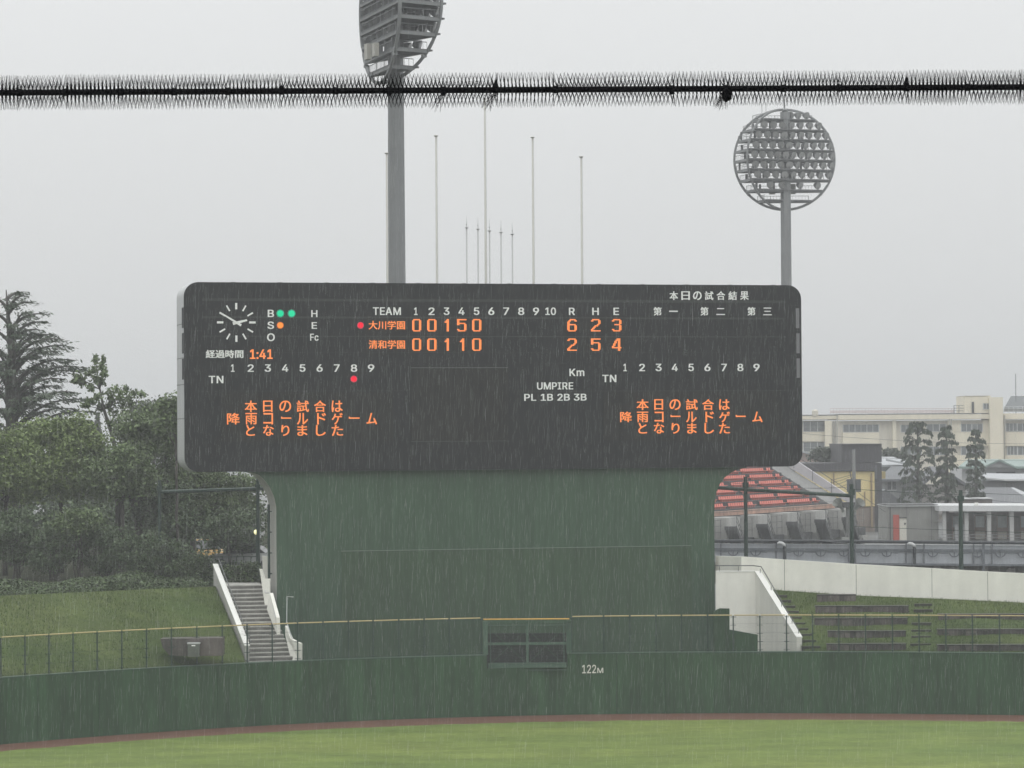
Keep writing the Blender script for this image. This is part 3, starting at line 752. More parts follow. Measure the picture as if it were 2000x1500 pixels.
sw = thing('stair_wall', 'white stair wall with a slanting coping and grey handrail right of the scoreboard', 'wall', P(1500, 1272, 151))
da, db, dc = 158.0, 157.6, 150.6
q0, q1, q2, q3 = P(1398, 1117, da), P(1475, 1117, db), P(1556, 1246, dc), P(1563.5, 1246, dc)
mb = MB()
bz = 1.72
def dn(p, z=bz):
    return V((p.x, p.y, z))
mb.prism([q0, q1, dn(q1), dn(q0)], (0, .24, 0)); mb.build('landing_wall', M['white'], sw)
off = V((.26, .05, 0))
mb = MB(); mb.prism([q1 + V((.004, 0, 0)), q2, dn(q2), dn(q1) + V((.004, 0, 0))], off); mb.build('slanting_wall', M['white'], sw)
mb = MB(); mb.prism([q1 + V((-.02, -.02, .005)), q2 + V((-.02, -.02, .005)), q2 + off + V((.03, 0, .005)), q1 + off + V((.03, 0, .005))], (0, 0, .05))
mb.prism([q0 + V((0, -.02, .005)), q1 + V((-.03, -.02, .005)), q1 + V((-.03, .28, .005)), q0 + V((0, .28, .005))], (0, 0, .05))
mb.build('coping', M['whitetop'], sw)
mb = MB()
h = V((0, 0, .32)); o2 = V((.2, .02, 0))
line = [q0 + h + V((0, .1, 0)), q1 + h + V((-.1, .1, 0)), q1 + o2 + h * .85 + V((.1, -.1, 0)), q1.lerp(q2, .96) + o2 + h * .7]
mb.tube(line, .024, 6)
for p in (q0.lerp(q1, .1), q0.lerp(q1, .58)):
    mb.bar(p + V((0, .1, .05)), p + V((0, .1, .32)), .016, 5)
for t in (.03, .3, .55, .8, .95):
    p = q1.lerp(q2, t) + o2
    mb.bar(p + V((0, 0, .03)), p + V((0, 0, .25)), .018, 5)
mb.build('handrail', M['seam'], sw)
gl = MB(); gl.fprism([(1394, 1196), (1399, 1192), (1407, 1188.5), (1425, 1189), (1425, 1230), (1480, 1240), (1480, 1300), (1394, 1300)], 150.2, .35)
tag(gl.build('low_wall', M['green']), 'low dark green stepped wall at the right foot of the scoreboard', 'wall')
# grass verge strip behind the outfield wall
mb = MB(); vs = []
for x in np.linspace(-15.5, 14.5, 30):
    vs += [V((x, WY(x) + .28, 1.7)), V((x, 165, 1.7))]
mb.add(vs, [(2 * i, 2 * i + 2, 2 * i + 3, 2 * i + 1) for i in range(29)])
tag(mb.build('apron_ground', M['asphalt']), 'wet paving at the foot of the scoreboard', None, kind='structure')

# ------------------------------------------------------------------ left stairs
st = thing('staircase', 'wet concrete staircase with white side walls climbing left of the scoreboard', 'staircase', P(500, 1290, 146))
d0, d1 = 146.0, 155.2
N1 = 19
bl, br = P(484, 1293, d0), P(575, 1290, d0 + .6)
tl, tr = P(437, 1143, d1), P(512, 1143, d1 + .5)
zb0, zt0 = 2.75, tl.z
mbs, mbr = MB(), MB()
for k in range(N1):
    t, t2 = k / N1, (k + 1) / N1
    A, B = bl.lerp(tl, t), br.lerp(tr, t)
    C, D = br.lerp(tr, t2), bl.lerp(tl, t2)
    z0_, z1_ = zb0 + (zt0 - zb0) * t, zb0 + (zt0 - zb0) * t2
    for p in (A, B, C, D):
        p.z = z1_
    mbs.prism([A, B, C, D], (0, 0, -.05))
    A2, B2 = A + V((0, .02, -.05)), B + V((0, .02, -.05))
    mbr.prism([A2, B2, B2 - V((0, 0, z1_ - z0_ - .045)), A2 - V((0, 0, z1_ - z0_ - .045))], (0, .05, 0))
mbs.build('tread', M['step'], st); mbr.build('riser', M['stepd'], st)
E_ = tl.copy(); mb = MB(); mb.prism([tl, tr, tr + V((-.4, 3, 0)), tl + V((-.4, 3, 0))], (0, 0, -.08)); mb.build('landing', M['step'], st)
# left parapet
pa, pb = P(424.5, 1103, d1 + .2), P(487, 1262, d0 - .2)
pa2, pb2 = P(422.5, 1100, d1 + .3), P(478, 1262, d0 - .1)
t_ = V((.2, 0, 0))
mb = MB(); mb.prism([pa, pb, V((pb.x, pb.y, 1.75)), V((pa.x, pa.y, pa.z - 2.6))], -t_); mb.build('parapet', M['conc'], st)  # concrete grey stands in for shading on this white wall's outer face
mb = MB(); mb.prism([pa + V((.03, -.01, 0)), pb + V((.03, -.01, 0)), pb - t_ - V((.03, .01, 0)), pa - t_ - V((.03, .01, 0))], (0, 0, .05)); mb.build('parapet_coping', M['whitetop'], st)
mb = MB()
mb.bar(pa + V((.06, 0, .3)), pb + V((.06, 0, .2)), .024, 6)
for t in (.02, .2, .36, .52, .68, .86, .97):
    p = pa.lerp(pb, t) + V((.05, 0, 0)); mb.bar(p, p + V((.01, 0, .27)), .018, 5)
mb.build('handrail', M['seam'], st)
# right walls stepping down along the tower foot
def rwall(name, pts, d, th=.18):
    mb = MB(); mb.fprism(pts, d, th); return mb.build(name, M['white'], st)
rwall('upper_pier', [(512, 1086), (523, 1087), (524, 1135), (514, 1135)], 156.4, .3)
rwall('side_wall', [(507, 1112), (511, 1112), (517, 1131), (527, 1131), (527, 1188), (518, 1188)], 153.2, .5)
mb = MB(); mb.prism([P(527, 1158, 152.2), P(540, 1206, 149.4), P(541, 1240, 149.4), P(521, 1190, 152.2)], (.16, .03, 0)); mb.build('lower_side_wall', M['white'], st)
mb = MB(); mb.tube([P(507, 1111, 154.9), P(519, 1158, 153), P(527, 1158, 152.6), P(539, 1207, 149.6)], .024, 6); mb.build('side_handrail', M['shell'], st)
mb = MB(); mb.prism([P(557, 1222, 148.3), P(568, 1248, 147.1), P(586, 1257, 146.6), P(586, 1291, 146.6), P(569, 1291, 147.1), P(557, 1240, 148.3)], (.1, .16, 0)); mb.build('foot_wall', M['white'], st)
mb = MB(); mb.tube([P(573, 1166, 149), P(560.5, 1165, 148.6), P(560, 1215, 148.4), P(571, 1249, 147.1)], .022, 6); mb.build('foot_handrail', M['shell'], st)

# timber box and cabinet on the left bank
bxm = MB(); d = 143.2
bxm.fprism([(313, 1248), (434, 1246), (434, 1281), (345, 1281), (330, 1279), (318, 1265)], d, 1.2)
tag(bxm.build('timber_pen', M['timber']), 'dark brown timber box wall dug into the left lawn bank', 'timber box')
cab = thing('control_cabinet', 'small grey metal cabinet standing before the brown timber box', 'cabinet', P(378, 1283, d - .35))
mb = MB(); mb.fbox(366.5, 1257, 389, 1283, d - .35, .3); mb.build('housing', M['cabinet'], cab)
mb = MB(); mb.fbox(365.5, 1255.5, 390, 1258, d - .38, .36); mb.build('lid', M['shell'], cab)
mb = MB(); mb.fbox(374, 1259.8, 381.5, 1262, d - .356, .006); mb.build('name_plate', M['letter'], cab)
mb = MB(); mb.fbox(366.5, 1275, 389, 1276.2, d - .356, .006); mb.fbox(377.4, 1264, 378, 1275, d - .356, .006); mb.build('door_seam', M['seam'], cab)
# ------------------------------------------------------------------ scoreboard
Lp, Rp = P(360, 740, 153.0), P(1566, 736, 160.8)
UX = V((Rp.x - Lp.x, Rp.y - Lp.y, 0)).normalized()
UN = V((UX.y, -UX.x, 0))                          # towards the field
O = V((Lp.x, Lp.y, 0))
def BP(px, py, off=0.0):                          # board-plane coordinates (along, height) of a pixel
    r = ray(px, py)
    o = O + UN * off
    t = (o - CAM).dot(UN) / r.dot(UN)
    q = CAM + r * t
    return (q - o).dot(UX), q.z
def BW(a, b, n=0.0):
    return O + UX * a + V((0, 0, b)) + UN * n
sbd = thing('scoreboard', 'huge black electronic baseball scoreboard on a wide green base', 'scoreboard', BW(16, 1.7, -1))
W_ = (Rp - Lp).xy.length
bt = (BP(385, 551)[1] + BP(1540, 557)[1]) / 2
bb = (BP(500, 921)[1] + BP(1540, 911)[1]) / 2
def rrect(a0, a1, b0, b1, r, n=8):
    out = []
    for cx, cy, s in ((a1 - r, b1 - r, 0), (a0 + r, b1 - r, 90), (a0 + r, b0 + r, 180), (a1 - r, b0 + r, 270)):
        for k in range(n + 1):
            th = math.radians(s + 90 * k / n)
            out.append((cx + r * math.cos(th), cy + r * math.sin(th)))
    return out
rr = rrect(0, W_, bb, bt, .72)
DEP = 2.7
mb = MB(); mb.prism([BW(a, b, -.1) for a, b in rr], UN * -(DEP - .1)); mb.build('side_shell', M['shell'], sbd)
mb = MB(); mb.prism([BW(a, b, 0) for a, b in rrect(0.0, W_, bb, bt, .72)], UN * -.098); face = mb.build('board_face', M['black'], sbd)
# seams round the shell's side
mb = MB()
for zq in (.28, .46, .6, .78):
    z = bb + (bt - bb) * zq
    mb.prism([BW(-.012, z, -.1), BW(-.012, z, -DEP), BW(-.012, z + .03, -DEP), BW(-.012, z + .03, -.1)], UX * .01)
mb.build('shell_seam', M['seam'], sbd)
for y0, y1 in ((600, 640), (650, 690), (700, 741)):
    z1, z0 = BP(358, y0)[1], BP(358, y1)[1]
    mb = MB(); mb.prism([BW(-.014, z0, -.12), BW(-.014, z1, -.12), BW(-.014, z1, -.75), BW(-.014, z0, -.75)], UX * .012)
    mb.build('side_slot', M['dark'], sbd)
for y0, y1, xa, xb in ((602, 641, 1554.5, 1560.5), (651, 690, 1555.5, 1561.5), (700, 738, 1556, 1562)):
    a0, b0 = BP(xa, y1); a1, b1 = BP(xb, y0)
    mb = MB(); mb.prism([BW(a0, b0, .012), BW(a1, b0, .012), BW(a1, b1, .012), BW(a0, b1, .012)], UN * -.01)
    mb.build('lit_notch', mat('lit_notch_grey', (0.17, 0.17, 0.18), .5, .05), sbd)  # pale strips on the face paint the light seen in open notches
def rect(mb, x0, y0, x1, y1, n0=.0, n1=.012):
    a0, b0 = BP(x0, y1); a1, b1 = BP(x1, y0)
    mb.prism([BW(a0, b0, n1), BW(a1, b0, n1), BW(a1, b1, n1), BW(a0, b1, n1)], UN * (n0 - n1))
# corner brackets and faint panel joints
mb = MB()
for y in (587, 620.5, 657, 688):
    rect(mb, 395, y, 1535, y + .7, .001, .005)
for y in (731, 763):
    rect(mb, 372, y, 800, y + .7, .001, .005); rect(mb, 1010, y, 1555, y + .7, .001, .005)
rect(mb, 1060, 709, 1108, 710, .001, .006)
for y0 in (596, 645, 694, 742):
    rect(mb, 360.5, y0, 395, y0 + .7, .001, .006); rect(mb, 1535, y0, 1563, y0 + .7, .001, .006)
mb.build('panel_joint', M['seam2'], sbd)
mb = MB(); rect(mb, 803, 719, 992, 861, .001, .03); vid = mb.build('video_panel', M['black2'], sbd)
mb = MB(); rect(mb, 803, 717.6, 992, 718.7, .001, .045); rect(mb, 803, 861.3, 992, 862.3, .001, .045); mb.build('video_panel_edge', M['edge'], vid)
def module(x0, x1, y0, y1, n):
    for k in range(n):
        mb = MB(); w_ = (x1 - x0) / n
        rect(mb, x0 + k * w_ + .5, y0, x0 + (k + 1) * w_ - .5, y1, .001, .022)
        mb.build('display_module', M['black2'], sbd)
module(432, 768, 766, 862, 10)
module(1178, 1526, 764, 860, 11)
for q in ((716, 622, 944, 649), (716, 659, 944, 686), (1100, 622, 1220, 649), (1100, 659, 1220, 686)):
    mb = MB(); rect(mb, *q, .001, .02); mb.build('score_display', M['black2'], sbd)

def letter(s, x0, y0, x1, y1, bold=.022, mt='letter', lab=None, proud=.004, name='lettering', parent=None, mb=None):
    a0, b0 = BP(x0, y1); a1, b1 = BP(x1, y0)
    own = mb is None
    mb = mb or MB()
    put_text(mb, s, O, UX, UN, a0, b0, a1, b1, bold, proud, .03)
    if own:
        return mb.build(name, M[mt], parent or sbd)
def letters(items, y0, y1, bold=.017):
    for s, x0, x1 in items:
        letter(s, x0, y0, x1, y1, bold)
for s, x0, y0, x1, y1 in [("B", 522.8, 605, 535, 619.3), ("S", 522.3, 628, 535, 642.5), ("O", 521.5, 651, 536.5, 666.3), ("H", 607.8, 605.8, 619.8, 619.3), ("E", 608.6, 629.2, 619, 642.2), ("Fc", 605.7, 651.8, 621.9, 665.6), ("TEAM", 728.2, 600.3, 782.8, 615.2), ("TN", 407.6, 734, 436.2, 748.6), ("Km", 1112, 720, 1141, 734.7), ("UMPIRE", 1048.7, 746.7, 1119.4, 761), ("PL 1B 2B 3B", 1023.7, 768.8, 1145.4, 783), ("TN", 1176.2, 732, 1203.5, 746.5)]:
    letter(s, x0, y0, x1, y1, .017)
letters([("1", 808.5, 815.5), ("2", 836.8, 848.5), ("3", 866.4, 877.6), ("4", 895.3, 907), ("5", 925.2, 936.1), ("6", 953.5, 965.2), ("7", 982.9, 994.1), ("8", 1011.8, 1023.7), ("9", 1040.9, 1052.6), ("10", 1064.8, 1085.6)], 600.6, 615.3)
letters([("R", 1111, 1122.5), ("H", 1156.6, 1169.3), ("E", 1198, 1208.7)], 601, 615.3)
letters([("1", 451, 458), ("2", 483.5, 495.5), ("3", 516.8, 529), ("4", 550.6, 563), ("5", 585, 596.4), ("6", 618.2, 630), ("7", 652, 663.2), ("8", 685, 697.5), ("9", 718.3, 730.8)], 711.6, 726.2)
letters([("1", 1217.5, 1224), ("2", 1248.2, 1259.4), ("3", 1280.2, 1291.9), ("4", 1311.9, 1323.6), ("5", 1344.4, 1354.8), ("6", 1375.6, 1387.3), ("7", 1408.6, 1419.3), ("8", 1440, 1451.5), ("9", 1471.3, 1483.3)], 710.4, 725)
letters([("経過時間", 401.6, 475.2)], 683.5, 699.4, .022)
def spread(s, x0, x1, w):
    n = len(s)
    return [(c, x0 + (x1 - x0 - w) * k / (n - 1), x0 + (x1 - x0 - w) * k / (n - 1) + w) for k, c in enumerate(s)]
letters(spread("本日の試合結果", 1307.5, 1462, 16.6), 569, 586, .022)
for s, x0, x1, dy in [("第", 1276.3, 1292, 0), ("一", 1306.7, 1323.6, 7), ("第", 1367.8, 1383.4, 0), ("二", 1399, 1415.4, 2), ("第", 1459.6, 1475.2, 0), ("三", 1490.5, 1507, 1)]:
    letter(s, x0, 599.8 + dy, x1, 616.2 - (7 if s == "一" else dy * .5), .022)

# clock
cx, cy = BP(461.4, 629.7)
pm = BP(499.1, 629.7)[0] - cx                    # outer radius in metres
mb = MB()
for k in range(12):
    th = math.radians(30 * k)
    big = k % 3 == 0
    r0, r1, hw = pm * .67, pm, pm * (.055 if big else .04)
    dx, dz = math.sin(th), math.cos(th)
    q = [(r0, -hw), (r0, hw), (r1, hw), (r1, -hw)]
    mb.prism([BW(cx + dx * r + dz * s, cy + dz * r - dx * s, .03) for r, s in q], UN * -.025)
clk = mb.build('clock_face', M['letter'], sbd)
def hand(name, tail, tip, w0, w1, n):
    mb = MB(); (a0, b0), (a1, b1) = BP(*tail), BP(*tip)
    d = V((a1 - a0, b1 - b0, 0)).normalized(); s = V((-d.y, d.x, 0))
    mb.prism([BW(a0 + s.x * w0, b0 + s.y * w0, n), BW(a0 - s.x * w0, b0 - s.y * w0, n), BW(a1 - s.x * w1, b1 - s.y * w1, n), BW(a1 + s.x * w1, b1 + s.y * w1, n)], UN * -.02)
    mb.build(name, M['letter'], clk)
hand('hour_hand', (454.5, 632.2), (482.3, 625.3), .075, .045, .06)
hand('minute_hand', (470.5, 635.6), (428.8, 610), .06, .03, .09)

# indicator lamps
def lampdot(px, py, r, mt, halo, lab):
    a, b = BP(px, py)
    k = r / F * (O + UX * a).y
    n = 18
    mb = MB(); mb.prism([BW(a + k * math.cos(2 * math.pi * i / n), b + k * math.sin(2 * math.pi * i / n), .06) for i in range(n)], UN * -.055)
    o = mb.build('indicator_lamp', M[mt], sbd)
    o['label'] = lab
    k *= 1.32
    mb = MB(); mb.prism([BW(a + k * math.cos(2 * math.pi * i / n), b + k * math.sin(2 * math.pi * i / n), .04) for i in range(n)], UN * -.036)
    mb.build('lamp_halo', M[halo], o)  # dim glowing disc imitating the glow round the lamp
lampdot(547.2, 612.3, 5.9, 'lamp_green', 'halo_green', 'lit green ball lamp next to the letter B')
lampdot(569.3, 612.3, 5.9, 'lamp_green', 'halo_green', 'lit green ball lamp further from the letter B')
lampdot(547.2, 635.4, 5.2, 'lamp_orange', 'halo_orange', 'lit orange strike lamp next to the letter S')
lampdot(704, 635.4, 5.0, 'lamp_red', 'halo_red', 'lit red lamp before the upper team name')
lampdot(691, 740.2, 5.0, 'lamp_red', 'halo_red', 'lit red lamp under the number 8')

# dot-matrix digits: 8 x 10 cells
DG = {
 '0': ["01111110", "11000011", "11000011", "11000011", "11000011", "11000011", "11000011", "11000011", "11000011", "01111110"],
 '1': ["0011", "0111", "1111", "0011", "0011", "0011", "0011", "0011", "0011", "0011"],
 '2': ["01111110", "11000011", "00000011", "00000011", "00000110", "00011100", "00110000", "01100000", "11000000", "11111111"],
 '3': ["01111110", "11000011", "00000011", "00000011", "00111110", "00000011", "00000011", "00000011", "11000011", "01111110"],
 '4': ["00001110", "00011110", "00110110", "00110110", "01100110", "01100110", "11000110", "11111111", "00000110", "00000110"],
 '5': ["11111111", "11000000", "11000000", "11111110", "11000011", "00000011", "00000011", "00000011", "11000011", "01111110"],
 '6': ["00111110", "01100011", "11000000", "11000000", "11111110", "11000011", "11000011", "11000011", "11000011", "01111110"],
}
def digit(mb, ch, x0, y0, x1, y1):
    g = DG[ch]
    R, C = len(g), len(g[0])
    w_, h_ = (x1 - x0) / C, (y1 - y0) / R
    for r in range(R):
        c = 0
        while c < C:
            if g[r][c] == '1':
                e = c
                while e < C and g[r][e] == '1':
                    e += 1
                rect(mb, x0 + c * w_, y0 + r * h_, x0 + e * w_, y0 + (r + 1) * h_ - .02, .023, .028)
                c = e
            else:
                c += 1
for yy, row, lab in [(623.2, [("0", 804.8, 822.5), ("0", 834, 852.4), ("1", 868, 876.5), ("5", 892.4, 910.9), ("0", 921.8, 940), ("6", 1107.7, 1126.4), ("2", 1154, 1172.7), ("3", 1194.9, 1213.6)], 'upper team'),
                     (661, [("0", 804.8, 822.5), ("0", 834, 852.4), ("1", 868, 876.5), ("1", 898, 906.5), ("0", 921.8, 940), ("2", 1107.7, 1126.4), ("5", 1154, 1172.7), ("4", 1194.9, 1213.6)], 'lower team')]:
    for ch, x0, x1 in row:
        mb = MB(); digit(mb, ch, x0, yy, x1, yy + 24.2)
        mb.build('score_digit', M['led'], sbd)['label'] = f'lit orange {ch} in the row of the {lab}'
for s, y0, y1 in [("大川学園", 626.6, 643.4), ("清和学園", 664.3, 681.3)]:
    letter(s, 720, y0, 790.6, y1, .012, 'led', proud=.021, name='team_name_display')
letter("1:41", 488, 682.3, 532.4, 701.2, .02, 'led', proud=.021, name='elapsed_time_display')
def message(rows_, lab):
    for k, (y0, y1, items) in enumerate(rows_):
        mb = MB()
        for s, x0, x1 in items:
            if s == 'ー':
                ym = (y0 + y1) / 2 - 2.5
                rect(mb, x0, ym, x1, ym + 2.6, .024, .03)
                rect(mb, x0, ym - 1.3, x0 + 2.2, ym - .02, .024, .03)
            else:
                letter(s, x0, y0, x1, y1, .012, mb=mb, proud=.025)
        mb.build('message_line', M['led'], sbd)['label'] = f'lit orange {ORD[k]} line of the message on the {lab} panel'
def X1(u): return 340 + u / 3.846
def X3(u): return 1100 + u / 3.846
def it(s, f): return [(c, f(a), f(b)) for c, a, b in s]
message([(782.3, 804.7, it([("本", 530, 622), ("日", 668, 738), ("の", 790, 878), ("試", 920, 1012), ("合", 1050, 1140), ("は", 1183, 1265)], X1)),
         (806.5, 829, it([("降", 397, 493), ("雨", 535, 622), ("コ", 670, 742), ("ー", 803, 880), ("ル", 922, 1005), ("ド", 1073, 1140), ("ゲ", 1183, 1265), ("ー", 1312, 1393), ("ム", 1445, 1523)], X1)),
         (830, 851.2, it([("と", 540, 605), ("な", 668, 748), ("り", 805, 865), ("ま", 925, 1000), ("し", 1065, 1138), ("た", 1183, 1268)], X1))], 'left')
message([(779.7, 800.8, it([("本", 550, 640), ("日", 683, 748), ("の", 797, 880), ("試", 920, 1008), ("合", 1043, 1130), ("は", 1170, 1248)], X3)),
         (803.9, 824.7, it([("降", 427, 515), ("雨", 553, 637), ("コ", 685, 752), ("ー", 805, 880), ("ル", 922, 1000), ("ド", 1067, 1130), ("ゲ", 1170, 1250), ("ー", 1295, 1370), ("ム", 1420, 1495)], X3)),
         (826, 846.8, it([("と", 563, 627), ("な", 680, 757), ("り", 813, 872), ("ま", 930, 1000), ("し", 1060, 1130), ("た", 1170, 1250)], X3))], 'right')

# green base with flared shoulders
BO = -.35
def base_outline():
    out = []
    l = [(541.5, 1300), (541.5, 1010), (540, 990), (535.5, 970), (527, 951), (515, 935), (506, 927.5), (496, 923.5), (478, 921)]
    r = [(1458, 913.5), (1441, 917), (1428, 923), (1416, 932), (1406, 945), (1399.5, 961), (1396, 980), (1395, 1000), (1397.5, 1300)]
    for x, y in l + r:
        out.append(BP(x, y, BO))
    ml, mr_ = out[0][0], out[-1][0]
    out = [(a if abs(a - ml) > .05 else ml, b) for a, b in out]
    out[0] = (ml, 1.72); out[-1] = (mr_, 1.72)
    k = len(l)
    return out[:k] + [(out[k - 1][0], bb - .002), (out[k][0], bb - .002)] + out[k:]
bo = base_outline()
mb = MB(); mb.prism([BW(a, b, BO - .05) for a, b in bo], UN * -(DEP - .45)); mb.build('base_body', M['conc'], sbd)
mb = MB(); mb.prism([BW(a, b, BO) for a, b in bo], UN * -.048); bf = mb.build('base_front', M['green2'], sbd)
mb = MB()
a0, b0 = BP(668, 1290, BO); a1, b1 = BP(1350, 1066, BO)
mb.prism([BW(a0, 1.73, BO + .03), BW(a1, 1.73, BO + .03), BW(a1, b1, BO + .03), BW(a0, b1, BO + .03)], UN * -.028)
sp = mb.build('storage_door', M['green3'], sbd)
mb = MB(); mb.prism([BW(a0, b1, BO + .05), BW(a1, b1, BO + .05), BW(a1, b1 + .022, BO + .05), BW(a0, b1 + .022, BO + .05)], UN * -.05)
mb.build('door_head_trim', mat('trim_green', (.16, .2, .17), .5, .1), sp)
mb = MB()
for k in range(1, 8):
    a = a0 + (a1 - a0) * k / 8
    mb.prism([BW(a, 1.73, BO + .033), BW(a + .02, 1.73, BO + .033), BW(a + .02, b1 - .02, BO + .033), BW(a, b1 - .02, BO + .033)], UN * -.004)
mb.build('door_seam', M['green2'], sp)
# underside trim between board and base
mb = MB(); aL, aR = BP(480, 921)[0], BP(1456, 914)[0]
mb.prism([BW(aL, bb - .03, -.02), BW(aR, bb - .03, -.02), BW(aR, bb - .003, -.02), BW(aL, bb - .003, -.02)], UN * -.33)
mb.build('soffit', M['greensteel'], sbd)
# small fixings along the board's top
mb = MB()
for a in np.linspace(2.5, W_ - 1.5, 13):
    mb.prism([BW(a - .1, bt - .003, -.04), BW(a + .1, bt - .003, -.04), BW(a + .1, bt + .03, -.04), BW(a - .1, bt + .03, -.04)], UN * -.2)
mb.build('top_fixing', M['shell'], sbd)
a = P(525.5, 985, 155.6); b = P(525.5, 1132, 155.6)
mb = MB(); mb.bar((b.x, a.y, b.z), (b.x, a.y, a.z), .07, 8)
for k in range(4):
    mb.box((b.x + .05, a.y, b.z + .3 + k * 1.05), (.22, .12, .06))
mb.build('drain_pipe', M['greensteel'], sbd)
# ------------------------------------------------------------------ floodlight towers
def floodlight_tower(label, pos, zc, R, rot, base_z, w_top, w_bot):
    t = thing('floodlight_tower', label, 'floodlight tower', (0, 0, 0), 'floodlight towers')
    k_ = R / 4.1
    py = -.21 * R
    mb = MB(); mb.tube([(0, py, base_z - zc), (0, py, -R * .8), (0, py, R * .93)], [w_bot / 2, w_top / 2, w_top / 2 * .93], 8)
    mb.build('pole', M['towersteel'], t)
    AZ = {'right': 0.0, 'a': math.radians(180), 'b': math.radians(218)}
    def pt(az, z, k=1.0):
        r = math.sqrt(max(R * R - z * z, 0)) * k
        return V((r * math.cos(az), r * math.sin(az), z))
    mb = MB()
    for az in AZ.values():
        mb.tube([pt(az, R * math.sin(math.radians(-88 + 176 * k / 28))) for k in range(29)], .105 * k_, 6)
        for zz in (-.7 * R, .7 * R):
            p = pt(az, zz); mb.box(p, (.3, .3, .18))
    mb.build('meridian_frame', M['towersteel'], t)
    levels = [.77, .56, .36, .155, -.04, -.235, -.43, -.635, -.837]
    bp, rp_ = pt(AZ['b'], 0), pt(AZ['right'], 0)
    nrm = V((bp.y - rp_.y, rp_.x - bp.x, 0)).normalized()
    if nrm.y > 0:
        nrm = -nrm
    for k, l in enumerate(levels):
        z = l * R
        A, B, C = pt(AZ['right'], z, .985), pt(AZ['a'], z, .985), pt(AZ['b'], z, .985)
        Cf, Af = C + nrm * .45, A.lerp(C, .04) + nrm * .45
        bk = V((0, .12, 0))
        mb = MB()
        mb.prism([A.lerp(B, .06) + bk, B.lerp(A, .06) + bk, B, C, Cf, Af, A], (0, 0, .09 * k_))
        mb.build('deck', M['towerdark'], t)
        mb = MB()
        for p, q in ((A, B), (B, C), (C, A)):
            mb.bar(p + V((0, 0, -.05)), q + V((0, 0, -.05)), .12 * k_, 4)
        for p, q in ((A.lerp(B, .06) + bk, B.lerp(A, .06) + bk), (B, C)):
            mb.bar(p + V((0, 0, .55)), q + V((0, 0, .55)), .03, 4)
            n = int((q - p).length / .3)
            for i in range(n + 1):
                c = p.lerp(q, i / n); mb.bar(c, c + V((0, 0, .55)), .014 if i % 6 else .035, 3)
        mb.build('deck_rail', M['towersteel'], t)
        if 0 < k < 8:                            # upright control gear along the straight back
            n = int((A - B).length / .34)
            for i in range(n):
                if (i * 7 + k * 3) % 9 < 6 or i > n * .72 or (k == 7 and i > n * .55):
                    continue
                p = B.lerp(A, (i + .9) / (n + 1.2)) + V((0, -.12, .09))
                hh = (.62, .52, .74)[(i + k) % 3] * k_
                mb = MB(); mb.box(p + V((0, 0, hh / 2)), (.17 * k_, .22, hh)); mb.build('control_gear', M['towerdark'], t)
    cnt = [3, 7, 9, 10, 11, 10, 9, 4]
    proto = None
    for k, n in enumerate(cnt):
        z = (levels[k] + .098) * R
        A, B = pt(AZ['b'], z, .96), pt(AZ['right'], z, 1.0)
        if k == 0:
            A = A.lerp(B, .42)
        for i in range(n):
            u = (i + .6) / n
            if k == 7:
                u = (.2, .36, .62, .86)[i]
            p = A.lerp(B, u) + nrm * .28
            if proto is None:
                d = (nrm + V((.55, 0, -.42))).normalized()
                org = V((0, 0, 0))
                mb = MB(); mb.tube([org - d * .40 * k_, org - d * .2 * k_, org + d * .02], [.15 * k_, .25 * k_, .315 * k_], 12)
                mb.bx(-.04, .04, -.04, .04, -.36 * k_, -.1)
                proto = mb.build('floodlight', M['lampbody'], t)
                mb = MB(); mb.tube([org + d * .022, org + d * .045], [.29 * k_, .29 * k_], 12)
                mb.build('lens', M['lampglass'], proto)
                proto.location = p; proto.rotation_euler = (0, 0, -1.2)
            else:
                c = proto.copy(); col.objects.link(c); c.parent = t; c.location = p; c.rotation_euler = (0, 0, (-1.25 if u < .40 else -.55 if u < .5 else 0) + .08 * math.sin(i * 3.1 + k))
                for ch in proto.children:
                    e = ch.copy(); col.objects.link(e); e.parent = c
    for u, z, w_, h_ in ((.40, -.60, .62, .85), (.66, -.62, .5, .7)):
        A, B = pt(AZ['right'], z * R, .95), pt(AZ['a'], z * R, .95)
        p = A.lerp(B, u)
        mb = MB(); mb.box(p + V((0, .62, .12)), (w_ * k_, .3, h_ * k_)); mb.build('switch_box', M['cream'], t)
    mb = MB(); mb.tube([(0, py, R * .93), (0, py * .5, R * 1.04), (0, py * .5, R * 1.2)], [.34, .1, .05], 6)
    mb.bar((-.44 * R, 0, .85 * R), (-.44 * R, 0, 1.12 * R), .03, 4); mb.bar((-.36 * R, 0, .9 * R), (-.36 * R, 0, 1.12 * R), .03, 4)
    mb.build('lightning_rod', M['towersteel'], t)
    t.location = (pos.x, pos.y, zc)
    t.rotation_euler = (0, 0, rot)
    return t
c1 = P(742, 14, 198); c2 = P(1532, 312, 300)
floodlight_tower('nearer grey floodlight tower whose lamp cage is seen from behind above the scoreboard', c1, c1.z, 4.9, math.radians(107.5), 5.5, 1.03, 1.25)
floodlight_tower('farther grey floodlight tower whose round rack of lamps faces the field', c2, c2.z, 4.9, 0.0, 3.0, 1.05, 1.17)

